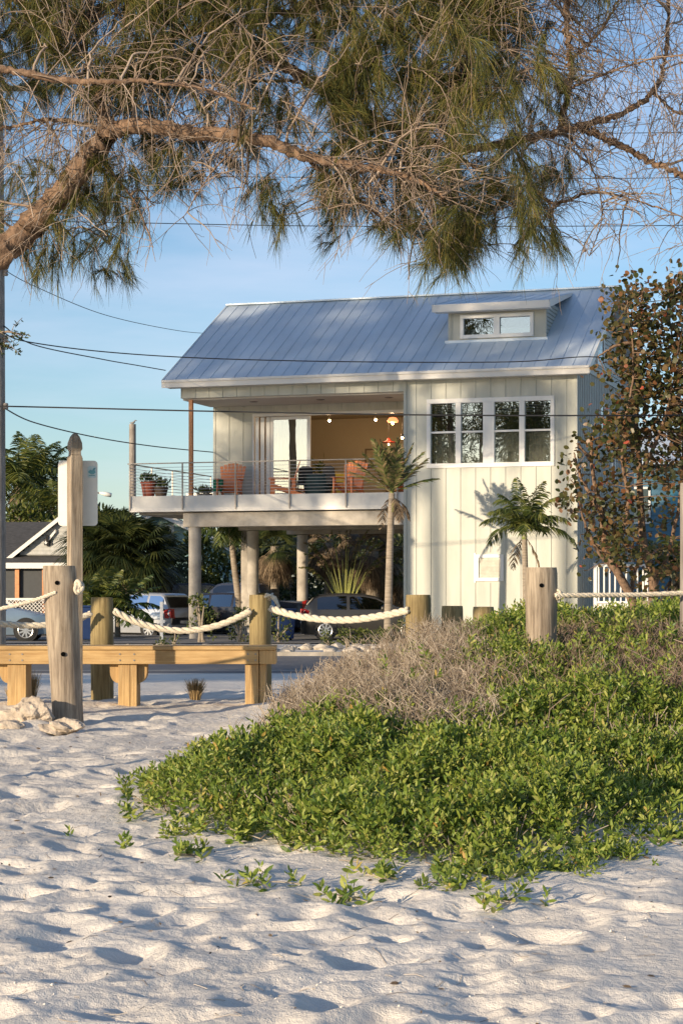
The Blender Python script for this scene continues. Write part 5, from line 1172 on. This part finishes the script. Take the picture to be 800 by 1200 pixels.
# dead brush: many tangled thin pale twigs
x, y = region(30000); dr = dryness(x, y); k = r_.random(len(x)) < dr*.62; x, y = x[k], y[k]; N = len(x); K = 6
hh = np.interp(x, [-.6,0,1,3],[.34,.42,.42,.48])*(.25+1.45*fbm(x*2.4,y*2.2,3,19))
az = r_.uniform(0,6.28,N); sp2 = r_.uniform(.02,.5,N); cu = r_.normal(size=(N,3))*.07
Pp = np.zeros((N,K,3)); z0 = gzv(x,y); st = r_.random(N)*.35
for i in range(K):
    u = i/(K-1); w_ = r_.normal(size=(N,3))*.012
    Pp[:,i,0] = x+np.cos(az)*sp2*hh*u+cu[:,0]*math.sin(u*4)+w_[:,0]; Pp[:,i,1] = y+np.sin(az)*sp2*hh*u+cu[:,1]*math.sin(u*3.3)+w_[:,1]; Pp[:,i,2] = z0+hh*(st+(1-st)*(1.25*u-.25*u*u*(1+sp2)))+w_[:,2]
toned = (x > 1.15+.5*(vnoise(x*4,y*4,9)-.5)) & (y < 17)
def brush(sel, m, name, lab):
    Q = Pp[sel]; N_ = len(Q); v, q = tubes(Q, np.linspace(.0046,.0016,K)[None,:]*r_.uniform(.5,1.5,(N_,1)), 3); mb = MB(); mb.addq(v, q)
    for rep in range(2):
        j = np.arange(N_); i0 = r_.integers(1,5,N_); b0 = Q[j,i0]; dd = rdir(N_)*.10; dd[:,2] = np.abs(dd[:,2])+.05
        P2 = np.stack([b0, b0+dd*.5+rdir(N_)*.012, b0+dd+rdir(N_)*.02], 1); v, q = tubes(P2, np.tile([.0022,.0017,.001],(N_,1)), 3); mb.addq(v, q)
    mb.build(name, m); tag(bpy.data.objects[name], lab, 'dead brush', kind='stuff')
M['dryt_brown'] = leafmat('brown_twig', [(0,(.09,.06,.04)), (.5,(.22,.155,.11)), (1,(.42,.33,.25))], .9, 0)
brush(~toned, 'dryt', 'dead_brush', 'tangle of dead grey tan twigs on the crest of the dune left of the holed post')
brush(toned, 'dryt_brown', 'brown_brush', 'darker brown tangle of twigs mixed with green at the right of the dune')
# separate runners on the sand at the edge of the patch
def ground_px(px, py):
    Y = 9.0
    for _ in range(40):
        z = gz((px-400)/F*Y, Y); Y2 = (CH-z)*F/(py-690); Y = .5*Y+.5*Y2
    return (px-400)/F*Y, Y
for k, (px, py, w_, lab) in enumerate([(404,1052,.06,'single tiny green sprig alone on the sand in front of the patch'),(303,1034,.12,'sparse runner sprig on bare sand left below the patch'),(228,1004,.10,'small sprig at the lower left fringe of the patch'),(540,1040,.12,'green sprig on the bare sand slope below the middle of the patch'),
    (447,1030,.09,'small sprig below the patch left of the middle one'),(596,1058,.11,'lowest trailing runner on the slope at the right'),(352,990,.10,'sprig in a gap of bare sand within the lower left fringe'),(575,1030,.12,'leafy sprig right of the middle one on the slope'),(762,985,.13,'sprig on the rising sand at the right end of the patch'),(510,1035,.07,'tiny sprig between the two below the middle'),(640,1015,.12,'sprig hanging over the sand lip near the right'),(690,1003,.14,'sprig at the right corner of the green patch')]):
    gx_, gy_ = ground_px(px, py); n = r_.integers(5,10); t_ = empty('beach_sprig', (gx_,gy_,gz(gx_,gy_)), 0, lab, 'plant', 'sprigs creeping on the bare sand')
    xs = r_.normal(size=n)*w_*.8; ys = r_.normal(size=n)*w_*1.2; zz = np.array([gz(gx_+a,gy_+b_) for a,b_ in zip(xs,ys)])-gz(gx_,gy_)
    mb = MB(); sprigs(mb, xs, ys, zz-.005, r_.uniform(.04,.085,n), .055, .010, 8, .5); mb.build('leaves', 'sea_leaf', t_)
    mb = MB()
    for a, b_, c in zip(xs, ys, zz): mb.tube([(0,.0,.004),(a*.5,b_*.5,c*.5+.012),(a,b_,c+.01)], .0025, 4)
    mb.build('stem', 'dryt', t_)
# tufts of dry grass by the bench
def tuft(px, Y, h, wpx, lab, n=160):
    x0 = P(px,0,Y).x; t_ = empty('grass_tuft', (x0,Y,gz(x0,Y)), 0, lab, 'grass tuft'); K = 4; a = r_.uniform(0,6.28,n); s_ = r_.uniform(.0,1,n)*wpx/F*Y*.62; hh = h*r_.uniform(.5,1,n)
    Pp = np.zeros((n,K,3))
    for i in range(K):
        u = i/3; Pp[:,i,0] = np.cos(a)*s_*(.35+.65*u**1.6); Pp[:,i,1] = np.sin(a)*s_*(.35+.65*u**1.6); Pp[:,i,2] = hh*u*(1-.2*u)-.01
    v, q = ribbons(Pp, np.tile([.004,.0038,.003,.001],(n,1)), rdir(n)*np.array([1,1,.1])); mb = MB(); mb.addq(v, q); mb.build('blades', 'grass', t_)
    return t_
tuft(229, 20, .30, 26, 'round tuft of dry straw coloured grass on the sand behind the bench', 420)
tuft(38, 20, .40, 22, 'tall dry grass tuft behind the left leg of the bench', 200)
tuft(12, 21, .2, 16, 'small dry grass tuft at the left edge behind the bench', 90)
mb = MB(); n = 420; yy = r_.uniform(6.3,16,n); xx = r_.uniform(-1,1,n)*.19*yy; a = r_.uniform(0,6.28,n); l_ = r_.uniform(.03,.11,n); u3 = np.array([0,.5,1])
Pp = np.stack([xx[:,None]+np.cos(a)[:,None]*l_[:,None]*u3, yy[:,None]+np.sin(a)[:,None]*l_[:,None]*u3, 0*u3[None]+0*xx[:,None]], 2); Pp[:,1,:2] += r_.normal(size=(n,2))*.008
Pp[:,:,2] = gzv(Pp[:,:,0], Pp[:,:,1])+.003; v, q = tubes(Pp, np.full((n,3),.0011), 3); mb.addq(v, q); mb.build('fallen_needles', 'dryt'); tag(bpy.data.objects['fallen_needles'], 'fallen needles and thin twigs scattered on the sand', 'fallen needles', kind='stuff')
# debris: leaf bits and crumbs of sand
mb = MB(); n = 240; yy = r_.uniform(6.3,17,n); xx = r_.uniform(-1,1,n)*.19*yy; zz = gzv(xx,yy)
D_2 = rdir(n)*np.array([1,1,.15]); leaves(mb, np.stack([xx,yy,zz+.004],1), D_2, r_.uniform(.012,.045,n), r_.uniform(.003,.008,n)); mb.build('sand_litter', mat('litter', (.10,.07,.045), .9)); tag(bpy.data.objects['sand_litter'], 'scattered brown bits of leaf on the white sand', 'litter', kind='stuff')
mb = MB(); n = 2600; yy = r_.uniform(6.2,17,n); xx = r_.uniform(-1,1,n)*.19*yy; k = fbm(xx*1.5,yy*1.5,2,77) > .42; xx, yy = xx[k], yy[k]; n = len(xx); zz = gzv(xx,yy)
oc = np.array([(1,0,0),(0,1,0),(-1,0,0),(0,-1,0),(0,0,1),(0,0,-1)],float); V = np.stack([xx,yy,zz],1)[:,None,:]+oc[None]*(r_.random((n,1,1))**3*.008+.0015)*r_.uniform(.7,1.2,(n,6,1))
ff = np.array([(0,1,4),(1,2,4),(2,3,4),(3,0,4),(1,0,5),(2,1,5),(3,2,5),(0,3,5)]); mb.addq(V.reshape(-1,3), (ff[None]+np.arange(n)[:,None,None]*6).reshape(-1,3)); mb.build('sand_crumbs', ms); tag(bpy.data.objects['sand_crumbs'], 'crumbs of clumped sand', 'sand crumbs', kind='stuff')

# ---------------------------------------------------------------- the casuarina whose limbs fill the top
TY = 15.5
r_ = np.random.default_rng(23)
ca = empty('casuarina_tree', (P(-690,0,TY).x,TY,g(-7.5,TY)), 0, 'big needle leaved tree whose sunlit limbs and drooping foliage hang across the top', 'tree')
ca0 = np.array(ca.location)
def cp(px, py, dy=0): return np.array(P(px,py,TY+dy))-ca0
LM = [  # (points, r0, r1, material part)
 ([(-700,990,0),(-695,750,0),(-680,560,0)], .27,.22),
 ([(-680,560,0),(-480,430,0),(-300,375,0),(-200,358,0),(-90,330,0),(0,297,0),(55,245,0),(100,192,0),(130,150,0)], .20,.092),
 ([(128,152,0),(170,148,-.1),(230,157,-.15),(290,160,-.2),(350,180,-.3),(400,192,-.35),(445,198,-.4),(490,212,-.5),(520,232,-.6)], .085,.016),
 ([(128,152,0),(118,118,.2),(130,85,.5),(170,55,.8),(250,30,1.0),(340,15,1.1),(440,-10,1.1)], .065,.035),
 ([(118,118,.2),(100,60,.3),(110,-20,.4)], .035,.018),
 ([(-200,358,0),(-120,200,-.5),(-60,100,-.6),(0,82,-.6),(60,92,-.6),(120,96,-.65),(170,95,-.7),(240,105,-.8),(300,128,-.9)], .05,.010),
 ([(250,30,1.0),(330,75,.9),(420,130,.8),(520,172,.6),(600,167,.5),(660,153,.4),(720,136,.4),(765,108,.4),(780,60,.5),(783,-30,.6)], .060,.016),
 ([(680,150,.4),(720,168,.3),(765,190,.2),(810,213,.1),(880,260,0)], .036,.020),
 ([(520,-20,.9),(545,40,.8),(548,80,.7),(535,120,.6),(530,170,.6)], .05,.045),
 ([(340,15,1.1),(440,-30,1.0),(520,-20,.9)], .04,.05),
 ([(665,-30,.3),(664,30,.3),(668,75,.3),(660,130,.4),(655,153,.4)], .032,.026),
 ([(668,70,.3),(700,40,.2),(735,-20,.1)], .018,.010),
 ([(655,110,.3),(700,90,.0),(760,70,-.3),(830,62,-.5)], .014,.007),
 ([(765,108,.4),(790,130,.4),(840,150,.3)], .018,.010),
 ([(600,167,.5),(640,235,.3),(700,225,.1),(760,240,-.1),(840,270,-.2)], .018,.005),
 ([(660,155,.4),(690,190,.2),(705,250,.1),(690,300,.0)], .010,.004),
 ([(-60,100,-.6),(-60,-20,.3),(0,-10,.8),(80,20,1.0),(200,-20,1.3)], .05,.03),
 ([(170,55,.8),(220,85,1.2),(300,95,1.4),(380,90,1.5)], .03,.012),
 ([(350,180,-.3),(420,235,0),(480,280,.2)], .02,.006), ([(420,130,.8),(480,200,.7),(520,260,.5),(560,290,.4)], .022,.006),
 ([(520,172,.6),(580,215,.3),(610,255,.2)], .018,.006), ([(290,160,-.2),(250,200,-.4),(215,255,-.5)], .012,.004),
 ([(125,195,0),(160,240,.1),(180,290,.1)], .013,.004), ([(55,245,0),(110,230,.3),(130,290,.4)], .014,.005), ([(128,152,0),(60,140,.3),(0,150,.4),(-60,140,.5)], .022,.01)]
mb = MB(); lim = []
for pts, r0, r1 in LM:
    K = max(12, len(pts)*12); p = interp_path([cp(*q) for q in pts], K); u = np.linspace(0,1,K); p = p+.0*p; p[1:-1] += r_.normal(size=(K-2,3))*min(.012, r1*.5)
    rr = (r0*(1-u)+r1*u)*(1+.07*r_.normal(size=K)); mb.tube(p, rr, 14 if r0 > .03 else 7, cap=True); lim.append((p, rr))
for vi, V_ in enumerate(mb.v):
    q = V_*13; nn = fbm(q[:,0]*.5+q[:,1]*.7, q[:,2]*1.2, 3, 5+vi)-.45; pp, rr_ = lim[vi]; cc = np.repeat(pp, len(V_)//len(pp), 0); mb.v[vi] = cc+(V_-cc)*(.86+.42*nn)[:,None]
mb.build('trunk', 'bark', ca, smooth=True)
LP = np.concatenate([p for p,_ in lim[1:]]); 
def botl(px): return np.interp(px, [-80,0,60,130,160,230,300,350,400,450,480,520,570,620,650,700,880],[330,330,325,335,290,255,265,300,305,320,345,330,300,300,230,215,240])
def dens(px, py):
    b_ = botl(px); 
    if py > b_: return 0
    if px > 655: return np.interp(py,[-60,0,60,120,250],[.5,.20,.06,.03,.01])*np.interp(px,[655,720,860],[1,.35,.2])
    d = 1.0
    if py < 125: d = 1.15 if px > 60 else .85
    elif px < 140: d = .30 if py < 205 else .55
    elif px < 400: d = np.interp(py,[125,200,b_],[.55,.42,.18])
    else: d = np.interp(py,[125,200,b_],[1.25,1.2,.6])
    if 230 < px < 310 and py > 110 and py < 150: d *= .4
    if px > 600 and py < 150: d *= .55
    return d
def sample(n, f):
    o = []
    while len(o) < n:
        px = r_.uniform(-110,880); py = r_.uniform(-130,345)
        if r_.random()*1.5 < f(px, py): o.append((px,py))
    return np.array(o)
# secondary branches: limb -> target, twigs from them
secP = []; secR = []
tg = sample(300, lambda a,b_: dens(a,b_)+.18*(b_ < 330)*(a > 640))
for px, py in tg:
    c = cp(px, py, max(-.35, .35+r_.normal()*.7)); cand = r_.integers(0, len(LP), 60); dd = np.linalg.norm(LP[cand]-c, axis=1)+np.maximum(0, c[2]-LP[cand][:,2])*.3; a = LP[cand[np.argmin(dd)]]
    v_ = c-a; mid = a+v_*.5+np.array([0,0,.10*np.linalg.norm(v_)])+r_.normal(size=3)*.06; p = interp_path([a, mid, c], 12); p[1:] += r_.normal(size=(11,3))*.008
    secP.append(p); secR.append(np.linspace(.011,.0035,12)*r_.uniform(.7,1.3))
secP = np.array(secP); secR = np.array(secR)
mb = MB(); v, q = tubes(secP, secR, 5); mb.addq(v, q)
SPt = np.concatenate([secP.reshape(-1,3), LP])
# fine twigs: tan, drooping
def twigs(n, f, Lr, droop, r0, K=8, near=40):
    T = sample(n, f); out = []
    for px, py in T:
        c = cp(px, py, r_.normal()*.8); cand = r_.integers(0, len(SPt), near); a = SPt[cand[np.argmin(np.linalg.norm(SPt[cand]-c, axis=1))]]
        d = nrm(c-a+r_.normal(size=3)*.12); Ln = r_.uniform(*Lr); p = [a]
        for i in range(K-1):
            d = nrm(d+np.array([0,0,-droop])+r_.normal(size=3)*.13); p.append(p[-1]+d*Ln/(K-1))
        out.append(p)
    out = np.array(out); return out, np.linspace(r0, r0*.38, K)[None,:]*r_.uniform(.7,1.4,(n,1))
bare = lambda a, b_: (.9 if a > 640 else .0)*(b_ < 300) 
tA, rA = twigs(900, lambda a,b_: dens(a,b_)*.6+.3, (.3,.9), .13, .0042)
tB, rB = twigs(620, lambda a,b_: (1.0 if 640 < a < 840 else 0)*(b_ < 290), (.25,.75), .07, .0038, near=14)
tC, rC = twigs(280, lambda a,b_: (1.0 if 0 < a < 560 else 0)*(b_ > 90)*(b_ < 210), (.4,.95), .16, .0040, near=50)
tA2 = np.concatenate([tA, tB, tC]); rA2 = np.concatenate([rA, rB, rC]); v, q = tubes(tA2, rA2, 4); mb.addq(v, q)
# sub twigs
n = 5200; j = r_.integers(0, len(tA2), n); i0 = r_.integers(1,7,n); b0 = tA2[j,i0]; d0 = nrm(tA2[j,i0]-tA2[j,i0-1]); d = nrm(d0+rdir(n)*.75); p = [b0]; Ln = r_.uniform(.08,.34,n)
for i in range(4): d = nrm(d+np.array([0,0,-.12])+r_.normal(size=(n,3))*.16); p.append(p[-1]+d*Ln[:,None]/4)
sub = np.stack(p, 1); v, q = tubes(sub, np.linspace(.0026,.0012,5)[None,:]*np.ones((n,1)), 3); mb.addq(v, q)
mb.build('branches', 'twig', ca, smooth=True)
# needle sprays
mb = MB(); cl = sample(560, lambda a, b_: dens(a, b_+25)); base = []; dirs = []
for a, b_ in cl:
    c0 = cp(a, b_, max((.08 if a < 260 else -.12) if a < 520 else -1.1, .5+r_.normal()*.8)); m2 = r_.integers(3,12); ax = nrm(np.array([r_.normal()*.6, r_.normal()*.6, -.5+r_.normal()*.4])); Lb = r_.uniform(.15,.40)
    for _ in range(m2):
        base.append(c0+ax*Lb*r_.uniform(-.5,.5)+r_.normal(size=3)*np.array([.07,.07,.06])); dirs.append(ax*.75+np.array([r_.normal()*.5, r_.normal()*.5, -.15+r_.normal()*.38]))
base = np.array(base); n = len(base); dirs = nrm(np.array(dirs))
for s_ in range(0, n):
    pass
m_ = 56
Ls = r_.uniform(.10,.26,n)
# each spray has its own curved stalk with the needles leaving along it
u = r_.random((n,m_)); stalk = dirs[:,None,:]*(u*Ls[:,None])[:,:,None]; stalk[:,:,2] -= .35*(u**2)*Ls[:,None]
B = base[:,None,:]+stalk; D_2 = nrm(dirs[:,None,:]*1.0+np.array([0,0,-.25])+r_.normal(size=(n,m_,3))*.42)
NL = r_.uniform(.07,.19,(n,m_)); K = 4; u4 = np.linspace(0,1,K)
Pp = B[:,:,None,:]+D_2[:,:,None,:]*(NL[:,:,None]*u4)[:,:,:,None]; Pp[:,:,:,2] -= .42*NL[:,:,None]*u4**2
Pp = Pp.reshape(-1,K,3); W = np.tile(np.array([.0013,.0016,.0013,.0005]),(len(Pp),1)); v, q = ribbons(Pp, W, nrm(np.cross(D_2.reshape(-1,3), rdir(len(Pp))))); mb.addq(v, q)
mb.build('needles', 'needle', ca)
K = 5; u5 = np.linspace(0,1,K); st = base[:,None,:]+dirs[:,None,:]*(Ls[:,None]*u5)[:,:,None]; st[:,:,2] -= .35*(u5**2)*Ls[:,None]; 
near_ = np.array([SPt[c[np.argmin(np.linalg.norm(SPt[c]-b_,axis=1))]] for b_, c in zip(base, r_.integers(0,len(SPt),(n,60)))])
con = near_[:,None,:]*(1-u5)[None,:,None]+base[:,None,:]*u5[None,:,None]; con[:,:,2] += (np.sin(u5*math.pi)*.06)[None,:]; con[:,1:-1] += r_.normal(size=(n,3,3))*.015
mb = MB(); v, q = tubes(np.concatenate([st, con[:, :]]), np.tile(np.linspace(.0026,.0014,K),(2*n,1)), 3); mb.addq(v, q); mb.build('spray_stalks', 'twig', ca)
# small cones on the bare right hand twigs
mb = MB(); c = tB[r_.integers(0,len(tB),48), r_.integers(3,8,48)]
oc = np.array([(1,0,0),(0,1,0),(-1,0,0),(0,-1,0),(0,0,1.3),(0,0,-1.3)])*.012; V = c[:,None,:]+oc[None]
mb.addq(V[0]-c[0], ff); co = mb.build('cone', 'bark', ca); co.location = c[0]
for p in c[1:]: o = co.copy(); C.objects.link(o); o.parent = ca; o.location = p; o.rotation_euler = (p[0]*7, p[1]*5, 0)

# leafy twig hanging by the pole at the left edge
t_ = empty('leafy_branch', (P(-30,395,13).x,13,0), 0, 'dark leafy shrub tip reaching in at the left edge beside the utility pole', 'shrub')
mb = MB(); hh = P(0,395,13).z; mb.tube(interp_path([(-.25,0,g(-2.5,13)-.1),(-.15,0,1.6),(-.1,0,2.9),(.12,0,hh),(.32,0,hh+.02)],16), np.linspace(.03,.005,16), 6)
tp = []
for k in range(14): a = np.array([.02+.02*k,0,hh+.0*k])+r_.normal(size=3)*.02; b_ = a+np.array([r_.uniform(.02,.12),r_.normal()*.05,r_.uniform(-.12,.12)]); mb.tube([a,(a+b_)/2+r_.normal(size=3)*.01,b_], .002, 4); tp.append((a,b_))
mb.build('stem', 'twig', t_, smooth=True)
mb = MB(); B = np.concatenate([a+(b_-a)*r_.random((16,1)) for a,b_ in tp]); leaves(mb, B, rdir(len(B)), r_.uniform(.02,.045,len(B)), r_.uniform(.004,.008,len(B))); mb.build('foliage', 'dark_leaf', t_)

# ---------------------------------------------------------------- trees out on the beach side (they show in the windows' reflections)
def backpine(x, y, h, seed, lab):
    r2 = np.random.default_rng(seed); t_ = empty('beach_pine', (x,y,g(x,y)), 0, lab, 'tree', 'pines standing on the beach behind the photographer')
    mb = MB(); mb.tube(interp_path([(0,0,-.3),(.1,0,h*.4),(-.1,.1,h*.75),(0,0,h)],14), np.linspace(.26,.05,14), 8); cs = []
    for k in range(28):
        z = h*r2.uniform(.30,.98); a = r2.uniform(0,6.28); l = r2.uniform(.6,3.2)*(1.15-z/h*.7); c = np.array([l*math.cos(a),l*math.sin(a),z+.4]); mb.tube(interp_path([(0,0,z-.5),c*np.array([.5,.5,1]),c],6), np.linspace(.06,.02,6), 5); cs.append(c)
    mb.build('trunk', 'bark', t_, smooth=True); foliage_mb(cs, [r2.uniform(.7,1.4) for _ in cs], 150, .45, .03, .8, -.4, rgen=r2).build('crown', 'needle', t_)
for k, (x, y, h, lab) in enumerate([(-16,20,15,'nearest the road'),(-30,8,23,'tallest of them'),(-27,11.5,22,'between the second and the tallest'),(-19.5,14.5,15,'second from the road'),(-35,1,24,'beside the farthest one'),(-24,9,13,'third from the road'),(-31,1,14,'farthest from the road')]): backpine(x, y, h, 300+k, 'needle leaved pine left of the photographer, '+lab)
for k, (t_, h, lab) in enumerate([(.02,24,'first'),(.34,25,'second'),(.64,23.5,'third'),(.97,25,'fourth')]):
    x = 7.1-12.3*t_-50*.695; y = 58.5+3.9*t_-50*.719; r2 = np.random.default_rng(500+k); tr = empty('tall_pine', (x,y,g(x,y)), 0, 'very tall high crowned pine shading the upper part of the house, '+lab+' from the sea', 'tree', 'tall pines out of frame on the left')
    mb = MB(); mb.tube(interp_path([(0,0,-.3),(.1,0,h*.4),(-.1,.1,h*.75),(0,0,h)],14), np.linspace(.28,.05,14), 8); cs = []
    for j in range(26 if k < 2 else 34):
        z = r2.uniform(16.0 if k < 2 else 13.8, h); a = r2.uniform(0,6.28); l = r2.uniform(.4,3.0); c = np.array([l*math.cos(a),l*math.sin(a),z]); mb.tube(interp_path([(0,0,z-1.2),c*np.array([.5,.5,1])-np.array([0,0,.3]),c],6), np.linspace(.06,.02,6), 5); cs.append(c)
    mb.build('trunk', 'bark', tr, smooth=True); foliage_mb(cs, [r2.uniform(.7,1.5) for _ in cs], 150 if k < 2 else 230, .5, .045, .8, -.4, rgen=r2).build('crown', 'needle', tr)
print('verts', sum(len(m.vertices) for m in bpy.data.meshes), flush=True)
